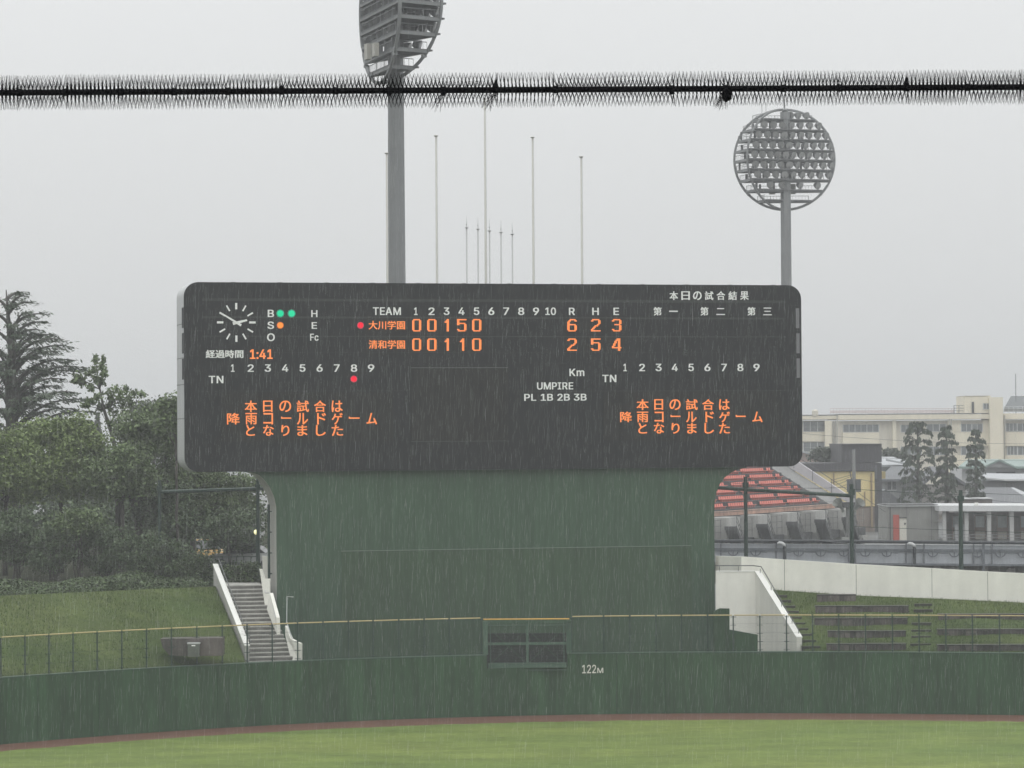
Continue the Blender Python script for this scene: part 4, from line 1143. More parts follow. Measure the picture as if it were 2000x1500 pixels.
# ------------------------------------------------------------------ flagpoles
def flagpole(px, py, d, w0, w1, label, group, base_z, spear, mt, cord=0.0):
    p = P(px, py, d)
    t = thing('flagpole', label, 'flagpole', (p.x, p.y, base_z), group)
    mb = MB(); mb.tube([(p.x, p.y, base_z), (p.x, p.y, p.z)], [w0 / 2, w1 / 2], 10); mb.build('shaft', mt, t, smooth=True)
    mb = MB(); mb.tube([(p.x, p.y, p.z), (p.x, p.y, p.z + .06), (p.x, p.y, p.z + .1)], [w1 * .8, w1 * 1.5, w1 * .6], 8)
    if spear:
        mb.ball((p.x, p.y, p.z + .32), w1 * .5, 8); mb.tube([(p.x, p.y, p.z + .1), (p.x, p.y, p.z + 1.0)], [.03, .008], 5)
    mb.build('cap', mt, t)
    mb = MB(); mb.tube([(p.x + .07, p.y, p.z - (4.5 if cord else 0)), (p.x + .09 + cord, p.y - .05, base_z + 1.2)], .009 if not cord else .016, 3); mb.build('halyard', M['pole2'], t)
for (px, py), l in zip([(755, 301), (851.5, 267), (946.5, 195), (1040, 270), (1135, 308)], ["large white flagpole hard against the nearer floodlight tower", "large white flagpole just right of the nearer floodlight tower", "tallest white flagpole standing in the middle of the large ones", "large white flagpole right of the tallest one", "rightmost and lowest of the large white flagpoles"]):
    flagpole(px, py, 178, .19, .10, l, 'large flagpoles behind the scoreboard', 6.0, False, M['pole'])
for k, (px, py) in enumerate([(911.3, 446), (933.5, 448.5), (956, 452), (978.5, 455), (1000.5, 458.5)]):
    flagpole(px, py, 240, .16, .12, f'{["leftmost", "second from left", "middle", "fourth from left", "rightmost"][k]} of the five short distant flagpoles with spear tips', 'short distant flagpoles behind the scoreboard', 4.0, True, M['pole2'], [.4, -.4, .2, .35, -.4][k])

# ------------------------------------------------------------------ spiked cable close to the camera
SD = 18.0
A0, A1 = P(-1700, 190.5, SD), P(3700, 160.5, SD)
cab_ = thing('spiked_cable', 'black cable covered in plastic bird spikes stretched across the view', 'bird spikes', A0)
ax = (A1 - A0); AL = ax.length; ax.normalize()
up = V((0, 0, 1)); bk = V((0, 1, 0))
def at(px):
    return A0 + ax * ((px + 1700) / 5400 * AL)
mb = MB(); mb.tube([A0.lerp(A1, k / 60) + up * (.002 * math.sin(k * 1.7)) for k in range(61)], .015, 8); mb.build('cable', M['spike'], cab_)
joints = list(range(-1700, -150, 105)) + [-60, 38, 128, 235, 340, 445, 550, 655, 760, 866, 968, 1085, 1190, 1312, 1418, 1530, 1640, 1770, 1890, 1990, 2090, 2180] + list(range(2285, 3701, 105))
for si in range(len(joints) - 1):
    x0, x1 = joints[si], joints[si + 1]
    mb = MB()
    n = max(3, round((x1 - x0) / 7.45))
    roll = random.uniform(-7, 7)
    lean = random.uniform(-.07, .07)
    sp_ = random.uniform(.13, .30)
    p, q = at(x0), at(x1)
    mb.tube([p + up * .012, q + up * .012], .006, 5); mb.tube([p - up * .012, q - up * .012], .006, 5)
    for k in range(n):
        c = at(x0 + (k + .5) * (x1 - x0) / n)
        for ang, ln in ((8, .108), (-8, .104), (32, .105), (-32, .104), (55, .1), (-55, .1), (-80, .075), (-100, .075), (172, .106), (188, .103), (148, .106), (-148, .106), (118, .1), (-118, .1)):
            for s in (-1, 1):
                if abs(ang) in (63, 118) and s < 0:
                    continue
                th = math.radians(ang + roll + random.uniform(-3, 3))
                d = up * math.cos(th) + bk * math.sin(th) + ax * (s * sp_ + lean + random.uniform(-.03, .03))
                d.normalize()
                b = c + ax * (-s * .0065)
                mb.bar(b + d * .012, b + d * (ln + random.uniform(-.006, .004)), .0019, 3, .0006)
        for _ in range(7):
            th = random.uniform(0, 6.283); d = up * math.cos(th) + bk * math.sin(th) + ax * random.uniform(-1.2, 1.2); d.normalize()
            mb.bar(c, c + d * random.uniform(.018, .034), .0022, 3, .001)
        if k % 2 == 0:
            mb.box(c - up * .010 + bk * -.004, (.010, .03, .008))
    mb.build('spike_strip', M['spike'], cab_)
for px, big, dirs in [(38, .5, 0), (128, .5, 0), (235, .7, 0), (340, .5, 0), (445, .6, 0), (655, .5, 0), (866, 1.0, -1), (968, 1.5, 1), (1312, .7, -1), (1418, 3.0, -1), (1085, .8, 0), (550, .7, 1), (760, .6, -1), (1530, .6, 0), (1640, .6, 0), (1770, .9, 1), (1890, .6, 0)]:
    mb = MB(); c = at(px)
    mb.tube([c - ax * .016, c + ax * .016], .023, 8)
    mb.ball(c + up * (.018 * dirs) - bk * .012, .015 * (1 + .2 * big), 8)
    if big > 1.6:
        mb.tube([c - up * .02, c - up * .055 + ax * .006, c - up * .07 - ax * .012], [.036, .03, .016], 8)
    if big >= .9 and dirs > 0:
        mb.tube([c + up * .02 - ax * .008, c + up * .06 + ax * .006], [.012, .007], 5)
    for k in range(int(14 * big)):
        th = random.uniform(0, 2 * math.pi)
        d = up * math.cos(th) + bk * math.sin(th) + ax * random.uniform(-1.0, .9); d.normalize()
        mb.bar(c, c + d * random.uniform(.05, .085), .0013, 3, .0007)
    if big >= 1:
        for k in range(int(9 * big)):
            d = -up + ax * random.uniform(-.9, .05) + bk * random.uniform(-.3, .3); d.normalize()
            b = c - up * .025 + ax * random.uniform(-.02, .01)
            mb.bar(b, b + d * random.uniform(.09, .115), .0015, 3, .0007)
    mb.build('cable_tie', M['spike'], cab_)
# ------------------------------------------------------------------ trees
def leaf_quads(c, size, aspect=.6, flat=0.0, droop=None):
    """quads at centres c (N,3); size (N,); flat 0..1 pulls the leaf normal upwards; droop: (N,3) long axis to follow"""
    n = len(c)
    nor = rng.normal(size=(n, 3)); nor[:, 2] += flat * 3
    nor /= np.linalg.norm(nor, axis=1, keepdims=True)
    t = rng.normal(size=(n, 3)) if droop is None else droop + rng.normal(size=(n, 3)) * .25
    u = t - nor * (t * nor).sum(1, keepdims=True) if droop is None else t
    u /= np.linalg.norm(u, axis=1, keepdims=True) + 1e-9
    v = np.cross(nor, u); v /= np.linalg.norm(v, axis=1, keepdims=True) + 1e-9
    u = u * size[:, None] / 2; v = v * (size * aspect)[:, None] / 2
    return np.stack([c - u, c - v, c + u * 1.0, c + v], 1)
def unit(n):
    d = rng.normal(size=(n, 3)); return d / np.linalg.norm(d, axis=1, keepdims=True)
def crown_pts(blobs, n, sub=26, sig=.30, shell=.55):
    """blobs: (centre, rx, ry, rz); leaves gather in small clumps near each blob's surface"""
    w_ = np.array([b[1] * b[3] for b in blobs]); w_ = w_ / w_.sum()
    out = []
    for (c, rx, ry, rz), k in zip(blobs, w_):
        m_ = int(n * k) + 1
        ns = max(6, int(sub * (rx * rz) ** .5))
        d = unit(ns); r = shell + (1 - shell) * rng.random(ns)[:, None] ** .6
        cl = np.array(c[:]) + d * r * np.array([rx, ry, rz])
        sz = sig * (.55 + .9 * rng.random(ns))
        idx = rng.integers(0, ns, m_)
        p = cl[idx] + rng.normal(size=(m_, 3)) * sz[idx][:, None] * np.array([1.15, 1.15, .62])
        out.append(p)
    return np.concatenate(out)
def leafmat(name, c, isl=.35):
    return mat(name, c, .55, .16, .7, island=isl, spec=.3)
ML = {'bright': leafmat('leaf_yellow_green', (0.138, 0.188, 0.062)), 'mid': leafmat('leaf_mid_green', (0.108, 0.152, 0.062)), 'dark': leafmat('leaf_dark_green', (0.076, 0.112, 0.052)),
      'cedar': leafmat('needle_dark_green', (0.078, 0.106, 0.068), .3), 'ivy': leafmat('ivy_leaf', (0.062, 0.092, 0.036), .45), 'grey': leafmat('leaf_grey_green', (0.07, 0.085, 0.06)), 'redwood': leafmat('redwood_needles', (0.048, 0.066, 0.042), .3)}
def pxblob(cx, cy, rx, ry, d, deep=None):
    k = d / F
    return (P(cx, cy, d), rx * k, (deep if deep else rx * k * .9), ry * k)
def limb(mb, a, b, r0, r1, wob=.12, n=7):
    pts = [a.lerp(b, i / (n - 1)) for i in range(n)]
    L = (b - a).length
    for i in range(1, n - 1):
        pts[i] += V((random.uniform(-1, 1), random.uniform(-1, 1), random.uniform(-.4, .4))) * wob * L * .18
    pts = [p for p in pts]
    mb.tube(pts, [r0 + (r1 - r0) * i / (n - 1) for i in range(n)], 6)
def broad_tree(name, label, cat, group, base, fork, blobs, n, size, mt, r=.16, bark='bark', sub=26, sig=.3, flat=.35, trunk2=None):
    t = thing(name, label, cat, base, group)
    mb = MB(); limb(mb, V(base), fork, r, r * .75, .05)
    for b in blobs:
        limb(mb, fork, b[0], r * .6, r * .12, .25)
        for _ in range(4):
            d = V(unit(1)[0]); e = b[0] + V((d.x * b[1] * .85, d.y * b[2] * .85, abs(d.z) * b[3] * .8))
            limb(mb, b[0], e, r * .16, r * .04, .25, 5)
    if trunk2:
        for a, bq, r0, r1 in trunk2:
            limb(mb, a, bq, r0, r1, .06)
    mb.build('trunk', M[bark], t, smooth=True)
    p = crown_pts(blobs, n, sub, sig)
    build_quads('crown', leaf_quads(p, size * (.65 + .7 * rng.random(len(p))), .62, flat), ML[mt], t)
    return t
GT_ = 'trees on the terrace left of the scoreboard'
# tall cedar with level boughs
def cedar():
    d = 182.0
    top, foot = P(12, 566, d), P(26, 1095, d)
    foot.z = TERR
    t = thing('cedar_tree', 'tall dark cedar with wide level layered boughs at the left picture edge', 'tree', foot, GT_)
    mb = MB()
    tr = [foot, P(26, 880, d), P(21, 760, d), P(23, 690, d), P(16, 620, d), top]
    mb.tube(tr, [.52, .42, .34, .25, .12, .03], 8)
    def axis(z):
        zs = [p.z for p in tr]
        return V((float(np.interp(z, zs, [p.x for p in tr])), d, z))
    P_, S_, D_ = [], [], []
    boughs = []
    # bough tips read off the picture; each leaves the trunk a little lower and soon levels out
    tips = [(40, 572), (56, 580), (66, 592), (92, 615), (88, 630), (80, 645), (104, 655), (128, 664), (138, 677), (118, 690), (148, 704), (164, 718), (150, 726), (132, 742), (122, 756), (158, 768), (172, 782), (150, 800), (188, 806), (176, 822), (60, 700), (70, 745), (50, 770), (80, 790), (60, 845), (100, 850),
            (-20, 585), (-40, 610), (-62, 640), (-70, 672), (-95, 700), (-105, 735), (-115, 770), (-125, 805), (-60, 760), (-50, 715)]
    for tx, ty in tips:
        tip = P(tx, ty, d)
        sy = ty + 6 + .38 * abs(tx - 20) + random.uniform(-6, 8)
        s = axis(P(20, sy, d).z)
        boughs.append((s, tip + V((0, random.uniform(-1.4, 1.4), 0)), 1.0))
        if random.random() < .8:
            az = random.choice((-1, 1)) * random.uniform(.7, 1.5)
            L = abs(tip.x - s.x) * random.uniform(.6, .95)
            boughs.append((s + V((0, 0, random.uniform(-.3, .3))), V((s.x + L * math.cos(az) * random.choice((-1, 1)), d + L * math.sin(az), tip.z + random.uniform(-.5, .5))), .8))
    for s, e, k in boughs:
        L = (e - s).length
        dirv = (e - s); dirv.z = 0; hl = dirv.length; dirv.normalize(); side = V((-dirv.y, dirv.x, 0))
        c1_ = s + dirv * hl * .25 + V((0, 0, (e.z - s.z) * .85))
        c2_ = s + dirv * hl * .6 + V((0, 0, (e.z - s.z) * 1.12 + .12))
        def bz(u):
            return s * (1 - u) ** 3 + c1_ * 3 * u * (1 - u) ** 2 + c2_ * 3 * u * u * (1 - u) + e * u ** 3
        mb.tube([bz(i / 9) for i in range(10)], [.11 * (1 - i / 9) * k + .018 for i in range(10)], 5)
        ph = random.uniform(0, 6)
        u0 = random.uniform(.22, .4)
        npl = max(3, int(L * 2.0))
        for j in range(npl):                      # flat sprays of needles sitting along the outer part of the bough
            u = u0 + (1 - u0) * ((j + random.uniform(.1, .9)) / npl)
            c = bz(u)
            lat = random.gauss(0, .45) * (1.2 - .6 * u)
            cc = c + side * lat + V((0, 0, random.uniform(-.05, .14)))
            rl, rw = random.uniform(.35, .7), random.uniform(.18, .38)
            mb.tube([c, cc], [.022, .01], 3)
            m_ = int(72 * rl)
            for _ in range(m_):
                a_, b_ = rng.normal() * rl * .5, rng.normal() * rw * .6
                hang = abs(rng.normal()) * .13
                P_.append((cc.x + dirv.x * a_ + side.x * b_, cc.y + dirv.y * a_ + side.y * b_, cc.z - hang - .10 * abs(a_) + .05 * rng.normal()))
                D_.append((dirv * .8 + side * b_ + V((0, 0, -.25 + .2 * rng.normal())))[:])
                S_.append(.2 + .16 * rng.random())
    mb.build('trunk', M['barkc'], t, smooth=True)
    q = leaf_quads(np.array(P_), np.array(S_), .32, .7, np.array(D_))
    build_quads('crown', q, ML['cedar'], t)
cedar()
def gpt(px, d, z=TERR):
    p = P(px, 1100, d); return V((p.x, d, z))
# broad yellow-green trees in front
broad_tree('broadleaf_tree', 'bushy yellow green tree with the highest rounded crown below the cedar', 'tree', GT_, gpt(120, 171), P(120, 960, 171),
           [pxblob(142, 842, 42, 34, 171), pxblob(160, 880, 38, 34, 170), pxblob(95, 872, 52, 40, 171.5), pxblob(118, 925, 60, 45, 170), pxblob(165, 930, 40, 40, 171), pxblob(75, 845, 30, 22, 172)], 30000, .185, 'bright')
broad_tree('broadleaf_tree', 'bushy yellow green tree cut by the left picture edge', 'tree', GT_, gpt(10, 168.5), P(12, 980, 168.5),
           [pxblob(28, 880, 48, 36, 168.5), pxblob(-20, 885, 48, 42, 169), pxblob(45, 930, 50, 44, 168), pxblob(0, 950, 55, 44, 168.5), pxblob(-40, 950, 40, 50, 169)], 26000, .185, 'bright')
broad_tree('broadleaf_tree', 'lower green tree with a rounded crown beside the dark leaning trunk', 'tree', GT_, gpt(240, 169), P(238, 980, 169),
           [pxblob(245, 905, 42, 26, 169), pxblob(210, 935, 42, 36, 168.6), pxblob(258, 940, 34, 30, 169.5), pxblob(190, 900, 30, 28, 170)], 19000, .18, 'mid')
broad_tree('shade_tree', 'loose dark green tree with a thick leaning trunk left of the scoreboard', 'tree', GT_, gpt(288, 173), P(262, 985, 173),
           [pxblob(270, 840, 30, 36, 173), pxblob(312, 850, 36, 44, 174), pxblob(338, 880, 26, 50, 174.5), pxblob(290, 900, 34, 34, 173), pxblob(330, 940, 32, 30, 174), pxblob(300, 805, 22, 18, 174), pxblob(255, 930, 28, 26, 172)], 19000, .185, 'mid', .3, sub=20, sig=.34,
           trunk2=[(P(262, 985, 173), P(240, 930, 173), .2, .08), (P(318, 905, 174), P(345, 845, 174), .06, .03)])
broad_tree('shade_tree', 'dark green tree seen through the scoreboard arch beside the frame beam', 'tree', GT_, gpt(377, 176), P(377, 1010, 176),
           [pxblob(360, 945, 34, 26, 176), pxblob(400, 935, 38, 24, 176.5), pxblob(440, 950, 40, 26, 177), pxblob(420, 985, 36, 18, 176), pxblob(372, 985, 26, 24, 176), pxblob(482, 965, 26, 30, 178), pxblob(405, 1020, 34, 30, 177), pxblob(455, 1000, 30, 22, 178)], 19000, .185, 'mid', .2, sub=16, sig=.36,
           trunk2=[(P(377, 1010, 176), P(450, 978, 176), .1, .04), (P(377, 1015, 176), P(345, 960, 176), .1, .05)])
broad_tree('shade_tree', 'dark tree with a forked trunk standing behind the lowest dark shrubs', 'tree', GT_, gpt(330, 172), P(333, 1020, 172),
           [pxblob(335, 985, 30, 32, 172), pxblob(300, 1000, 30, 34, 172), pxblob(350, 1035, 26, 30, 171)], 9000, .18, 'dark', .22, sub=18, sig=.34)
broad_tree('shade_tree', 'slim dark tree with bare lower branches near the stair top', 'tree', GT_, gpt(450, 172), P(446, 1062, 172),
           [pxblob(445, 1030, 34, 22, 172), pxblob(478, 1050, 26, 26, 173), pxblob(415, 1050, 26, 24, 171.5), pxblob(490, 1010, 20, 26, 174)], 6500, .165, 'dark', .11, sub=15, sig=.34)
# young sparse tree
def sparse():
    d = 178.0
    base = gpt(232, d)
    t = thing('young_tree', 'tall sparse young tree with bare stem and scattered leaf tufts', 'tree', base, GT_)
    mb = MB()
    st_ = [base, P(229, 900, d), P(219, 850, d), P(203, 800, d), P(195, 760, d), P(189, 720, d), P(186, 702, d)]
    mb.tube(st_, [.2, .15, .12, .085, .055, .03, .015], 7)
    tufts = [(186, 703, 5, 7), (202, 702, 3, 6), (200, 718, 7, 8), (184, 722, 6, 8), (173, 730, 8, 7), (203, 730, 6, 6), (188, 742, 6, 8), (152, 737, 7, 6), (160, 748, 9, 7), (145, 745, 5, 4), (176, 757, 8, 8), (190, 775, 8, 7), (213, 768, 9, 10), (228, 762, 9, 9), (222, 783, 10, 9), (236, 775, 7, 9), (250, 777, 7, 7), (262, 768, 8, 6), (279, 770, 6, 4), (240, 790, 7, 8), (212, 795, 8, 8), (176, 785, 9, 7), (167, 792, 7, 5), (195, 798, 8, 8), (228, 805, 9, 8), (246, 760, 4, 5), (233, 825, 9, 9), (238, 845, 9, 10), (225, 840, 7, 9), (215, 825, 7, 8), (245, 865, 8, 9), (198, 745, 5, 6), (255, 790, 5, 6)]
    pts = []
    for x, y, rx, ry in tufts:
        yd = d + random.uniform(-1.0, 1.0)
        c = P(x, y, yd)
        k = min(range(1, len(st_)), key=lambda i: (st_[i] - c - V((0, 0, -1.0))).length)
        limb(mb, st_[k], c, .03, .012, .1, 5)
        pts.append(np.array(c[:]) + rng.normal(size=(85, 3)) * np.array([rx, rx, ry]) * d / F * .62)
    mb.build('trunk', M['barkc'], t, smooth=True)
    p = np.concatenate(pts)
    build_quads('crown', leaf_quads(p, .2 * (.7 + .6 * rng.random(len(p))), .65, .2), ML['mid'], t)
sparse()
broad_tree('distant_tree', 'pale hazy tree far behind rising just left of the scoreboard', 'tree', GT_, gpt(300, 290, 4), P(300, 900, 290),
           [pxblob(285, 815, 22, 26, 290), pxblob(272, 800, 10, 14, 290), pxblob(318, 810, 20, 22, 290), pxblob(340, 825, 26, 30, 290), pxblob(310, 850, 40, 30, 290)], 5200, .42, 'grey', .25, sub=14, sig=.45)
broad_tree('distant_tree', 'thin leafy tree touching the pale edge of the scoreboard', 'tree', GT_, gpt(346, 170), P(345, 900, 170),
           [pxblob(346, 785, 10, 14, 170), pxblob(330, 790, 14, 14, 170), pxblob(342, 820, 18, 22, 170), pxblob(325, 812, 12, 12, 170)], 1900, .22, 'mid', .1, sub=14, sig=.28)
# distant pointed conifer
def pointed():
    d = 330.0; base = gpt(194, d, 4)
    t = thing('distant_conifer', 'pale hazy pointed conifer behind the sparse young tree', 'tree', base, GT_)
    top = P(190, 806, d)
    mb = MB(); mb.tube([base, V((top.x, d, top.z))], [.3, .03], 6); mb.build('trunk', M['barkc'], t)
    n = 3800; u = rng.random(n) ** .7
    r = (u * 2.3 + .1) * np.sqrt(rng.random(n)); a = rng.random(n) * 6.283
    z = top.z - u * 11 - .25 * r
    p = np.stack([top.x + r * np.cos(a), d + r * np.sin(a), z], 1)
    build_quads('crown', leaf_quads(p, .4 * np.ones(n), .5, .3), ML['grey'], t)
pointed()
# shrubs between the trunks, and ivy
GS = 'shrubs under the trees'
for k, (cx, cy, rx, ry, d, mt_, l) in enumerate([(150, 1018, 44, 26, 163, 'mid', 'rounded lighter green shrub in the middle of the dark undergrowth'), (35, 1050, 50, 50, 164, 'dark', 'dark tall shrub at the left picture edge under the bushy trees'), (105, 1075, 44, 42, 163, 'dark', 'dark shrub left of the rounded lighter shrub'),
                                              (205, 1070, 46, 44, 164, 'dark', 'dark shrub right below the rounded lighter shrub'), (270, 1075, 40, 40, 163, 'dark', 'dark shrub at the foot of the leaning trunk'), (330, 1090, 40, 32, 162, 'dark', 'low dark shrub right of the leaning trunk'), (385, 1108, 30, 24, 161, 'ivy', 'low shrub close beside the stair wall'), (470, 1118, 34, 14, 159, 'ivy', 'low shrub behind the stair top landing')]):
    b = pxblob(cx, cy, rx, ry, d)
    c = b[0]
    t = thing('shrub', l, 'shrub', (c.x, c.y, TERR), GS)
    mb = MB()
    for _ in range(7):
        dd = unit(1)[0]
        limb(mb, V((c.x + random.uniform(-.3, .3), c.y, TERR)), c + V((dd[0] * b[1] * .7, dd[1] * b[2] * .7, abs(dd[2]) * b[3] * .7)), .05, .015, .3, 6)
    mb.build('stems', M['bark'], t)
    p = crown_pts([b], int(60 * rx * ry / 12), 30, .24)
    p[:, 2] = np.maximum(p[:, 2], TERR + .02)
    build_quads('foliage', leaf_quads(p, .14 * (.6 + .8 * rng.random(len(p))), .65, .3), ML[mt_], t)
n = 80000
ix = rng.uniform(-34, -14.6, n)
iv = rng.random(n) ** 1.5
iy = np.array([WY(x) for x in ix]) * 0 + np.array([lp((x + .0 + 34.55) / 19.6)[1].y for x in np.clip(ix, -34, -14.9)]) - .25 + iv * 11
hh = .14 + .34 * np.clip(np.sin(ix * .9) * .5 + np.sin(ix * 2.3 + 1) * .3 + .8, .2, 1.6)
iz = TERR - .12 + rng.random(n) * hh * np.clip(iv * 6, .35, 1)
o = build_quads('ivy_ground_cover', leaf_quads(np.stack([ix * 1.02 - .45, iy, iz], 1), .15 * (.7 + .7 * rng.random(n)), .75, .5), ML['ivy'])
tag(o, 'low dark ivy ground cover edging the left lawn bank', 'ground cover', None, 'stuff')
# far wood closing the view behind the trunks
bl = [pxblob(x, y, 55, 55, d) for x, y, d in [(-60, 960, 205), (-10, 1000, 210), (60, 990, 206), (120, 1000, 212), (190, 1010, 207), (250, 1005, 214), (300, 1040, 209), (40, 930, 215), (140, 940, 216), (230, 960, 218), (-120, 930, 215), (-160, 1000, 208), (330, 1075, 206)]]
p = crown_pts(bl, 22000, 22, .5)
o = build_quads('distant_wood', leaf_quads(p, .34 * (.7 + .6 * rng.random(len(p))), .65, .3), ML['dark'])
tag(o, 'dark far wood closing the view between the tree trunks', 'wood', None, 'stuff')

# ------------------------------------------------------------------ frames of dark green posts
def frame(label, posts_, beams, d, cat='post frame', wires=()):
    p0 = P(posts_[0][0], posts_[0][2], d)
    t = thing('post_frame', label, cat, p0, 'post frames')
    for x, y0, y1, w_ in posts_:
        a, b = P(x, y0, d), P(x, y1, d); b.x = a.x
        mb = MB(); mb.tube([b, a], [w_, w_ * .9], 8); mb.build('post', M['greensteel'], t)
        mb = MB(); mb.box(a + V((0, 0, -.45)), (w_ * 2.7, w_ * 2.7, .3)); mb.build('bracket', M['greensteel'], t)
    for x0, y0, x1, y1 in beams:
        mb = MB(); mb.bar(P(x0, y0, d), P(x1, y1, d), .1, 6); mb.build('beam', M['greensteel'], t)
    for pts in wires:
        mb = MB(); q = [P(x, y, d) for x, y in pts]; mb.tube(q, .018, 4); mb.build('wire', M['greensteel'], t)
    return t
frame('dark green two post frame with a cross beam under the left scoreboard shoulder', [(311.5, 938, 1125, .1), (503.5, 935, 1130, .1)], [(311, 961, 517, 954)], 163.5)
frame('dark green post frame with a cross beam before the red seated grandstand', [(1456, 931, 1100, .115), (1663, 945, 1115, .12)], [(1380, 951, 1457, 956), (1457, 956, 1661, 968)], 166, wires=[[(1663, 955), (1770, 962), (1876, 966), (1876, 1000)], [(1663, 1028), (1760, 1032), (1876, 1036), (2060, 1042)]])
frame('single dark green post before the white roofed pavilion', [(1876, 957, 1125, .125)], [], 165, wires=[[(1876, 962), (2060, 969)], [(1876, 1000), (1990, 1010)]])
# lit lamp on its own post
sl = thing('street_lamp', 'slim lamp post with a small lit yellow globe left of the scoreboard', 'street lamp', gpt(499, 168))
g = P(501, 1039, 168)
mb = MB(); mb.bar((g.x, g.y, TERR), (g.x, g.y, g.z - .1), .04, 6); mb.build('post', M['greensteel'], sl)
mb = MB(); mb.ball(g, .15, 12); mb.build('lamp_globe', mat('lit_globe', (.8, .8, .6), .3, 0, emit=(1, .95, .45), estr=1.0), sl, smooth=True)
mb = MB(); mb.tube([g + V((0, 0, .13)), g + V((0, 0, .18))], [.12, .04], 8); mb.build('lamp_cap', M['greensteel'], sl)
# ------------------------------------------------------------------ ground of the town to the right
TOWN = 3.35
mb = MB(); mb.poly([(6, 176, TOWN), (2400, 176, TOWN), (2400, 3500, TOWN), (-900, 3500, TOWN), (-900, 300.5, TOWN), (6, 300.5, TOWN)])
tag(mb.build('town_ground', M['asphalt']), 'wet grey ground of the town behind the ball park', None, kind='structure')
mats = {}
def C(name, c, rough=.6, var=.06, **k):
    if name not in mats:
        mats[name] = mat(name, c, rough, var, .5, **k)
    return mats[name]
def R(mb, x0, y0, x1, y1, d, depth=.1):
    mb.fbox(x0, y0, x1, y1, d, depth)
GLASS = C('window_glass', (.13, .145, .15), .15, .12, spec=.7)
GLASSD = C('dark_window_glass', (.06, .065, .07), .2, .15, spec=.6)
# ------------------------------------------------------------------ grey girder bridge
d = 186.0
br = thing('girder_bridge', 'grey steel girder footbridge side with arched ornaments behind the white parapet wall', 'bridge', P(1700, 1118, d))
BG = C('bridge_steel', (.13, .142, .155), .45, .08, streak=.12)
BP2 = C('bridge_panel', (.37, .39, .415), .45, .06, streak=.1)
def YB(x, y):                                    # the bridge falls very slightly to the right
    return y
mb = MB(); mb.fprism([(1380, 1062), (2120, 1066), (2120, 1104), (1380, 1098)], d + .15, .3); mb.build('girder_web', BP2, br)
mb = MB(); mb.fprism([(1380, 1097), (2120, 1103), (2120, 1107), (1380, 1101)], d - .1, .6); mb.fprism([(1380, 1070), (2120, 1074), (2120, 1079.5), (1380, 1075.5)], d + .06, .12); mb.build('girder_flange', BG, br)
mb = MB(); mb.tube([P(1380, 1056.5, d), P(1660, 1057.5, d), P(2120, 1061.5, d)], .105, 8); mb.build('pipe_rail', C('dark_pipe', (.035, .04, .045), .4), br)
mb = MB(); mb.tube([P(1655, 1062, d - .3), P(1640, 1060, d - .3), P(1600, 1056, d - .25), P(1500, 1056, d - .2)], .04, 5); mb.build('loose_cable', C('dark_pipe', (.035, .04, .045)), br)
for x in (1408, 1516, 1535, 1660, 1671, 1770, 1786, 1805, 1902, 1921, 1938):
    mb = MB(); o = (x - 1380) / 740 * 4; w_ = 2.2 if x in (1660, 1921) else 1.0
    mb.fprism([(x - w_, 1058 + o), (x + w_, 1058 + o), (x + w_, 1100 + o + (15 if w_ > 2 else 0)), (x - w_, 1100 + o + (15 if w_ > 2 else 0))], d - .05, .2); mb.build('stiffener', BG, br)
for x in (1432, 1476, 1560, 1603, 1648, 1690, 1732, 1822, 1864, 1909, 1954, 1998, 2042):
    mb = MB(); o = (x - 1380) / 740 * 4.5
    pts = [P(x + 9 * math.cos(math.radians(a)), 1077 + o - 7.5 * math.sin(math.radians(a)), d - .02) for a in range(180, 361, 20)]
    mb.tube(pts, .042, 5)
    mb.bar(P(x, 1070 + o, d - .02), P(x, 1084 + o, d - .02), .035, 5)
    mb.bar(P(x - 22, 1078 + o, d - .02), P(x - 9, 1077 + o, d - .02), .03, 5)
    mb.bar(P(x + 9, 1077 + o, d - .02), P(x + 22, 1078.3 + o, d - .02), .03, 5)
    mb.build('arch_ornament', BG, br)
mb = MB(); mb.fprism([(1380, 1098), (2120, 1104), (2120, 1150), (1380, 1140)], d + .5, .6)
ab = mb.build('abutment', C('stained_concrete', (.085, .083, .075), .8, .3, dirt=.6), br)
for x, w_, h in [(1600, 22, 9), (1680, 16, 8), (1735, 24, 16), (1785, 6, 22), (1830, 20, 18), (1865, 26, 16), (1926, 10, 24), (1975, 20, 14)]:
    o = (x - 1380) / 740 * 4.5
    mb = MB()
    mb.fprism([(x - w_ * .5, 1136 + o), (x - w_ * .45, 1118 + o - h * .6), (x - w_ * .2, 1112 + o - h * .5), (x + w_ * .1, 1114 + o - h * .45), (x + w_ * .4, 1110 + o - h * .3), (x + w_ * .5, 1136 + o)], d + .46, .03)
    mb.build('pale_patch', C('pale_stain', (.2, .195, .18), .8, .3, dirt=.4), ab)
GL = 'street lamps along the bridge'
for x, l in ((1527, 'hooded street lamp with a pale curved head on the bridge below the red seats'), (1781, 'hooded street lamp with a pale curved head on the bridge below the white door')):
    o = (x - 1380) / 740 * 4
    a = P(x + 5, 1100 + o, d - .4)
    t = thing('street_lamp', l, 'street lamp', a, GL)
    mb = MB(); mb.bar(a, P(x + 5, 1066 + o, d - .4), .09, 8); mb.build('post', C('dark_pipe', (.035, .04, .045)), t)
    mb = MB(); mb.tube([P(x + 5.5, 1068 + o, d - .4), P(x + 4, 1063 + o, d - .4), P(x, 1060.5 + o, d - .4), P(x - 5, 1060 + o, d - .4), P(x - 9, 1061 + o, d - .4)], [.1, .12, .12, .12, .06], 8)
    mb.build('lamp_hood', M['shell'], t, smooth=True)

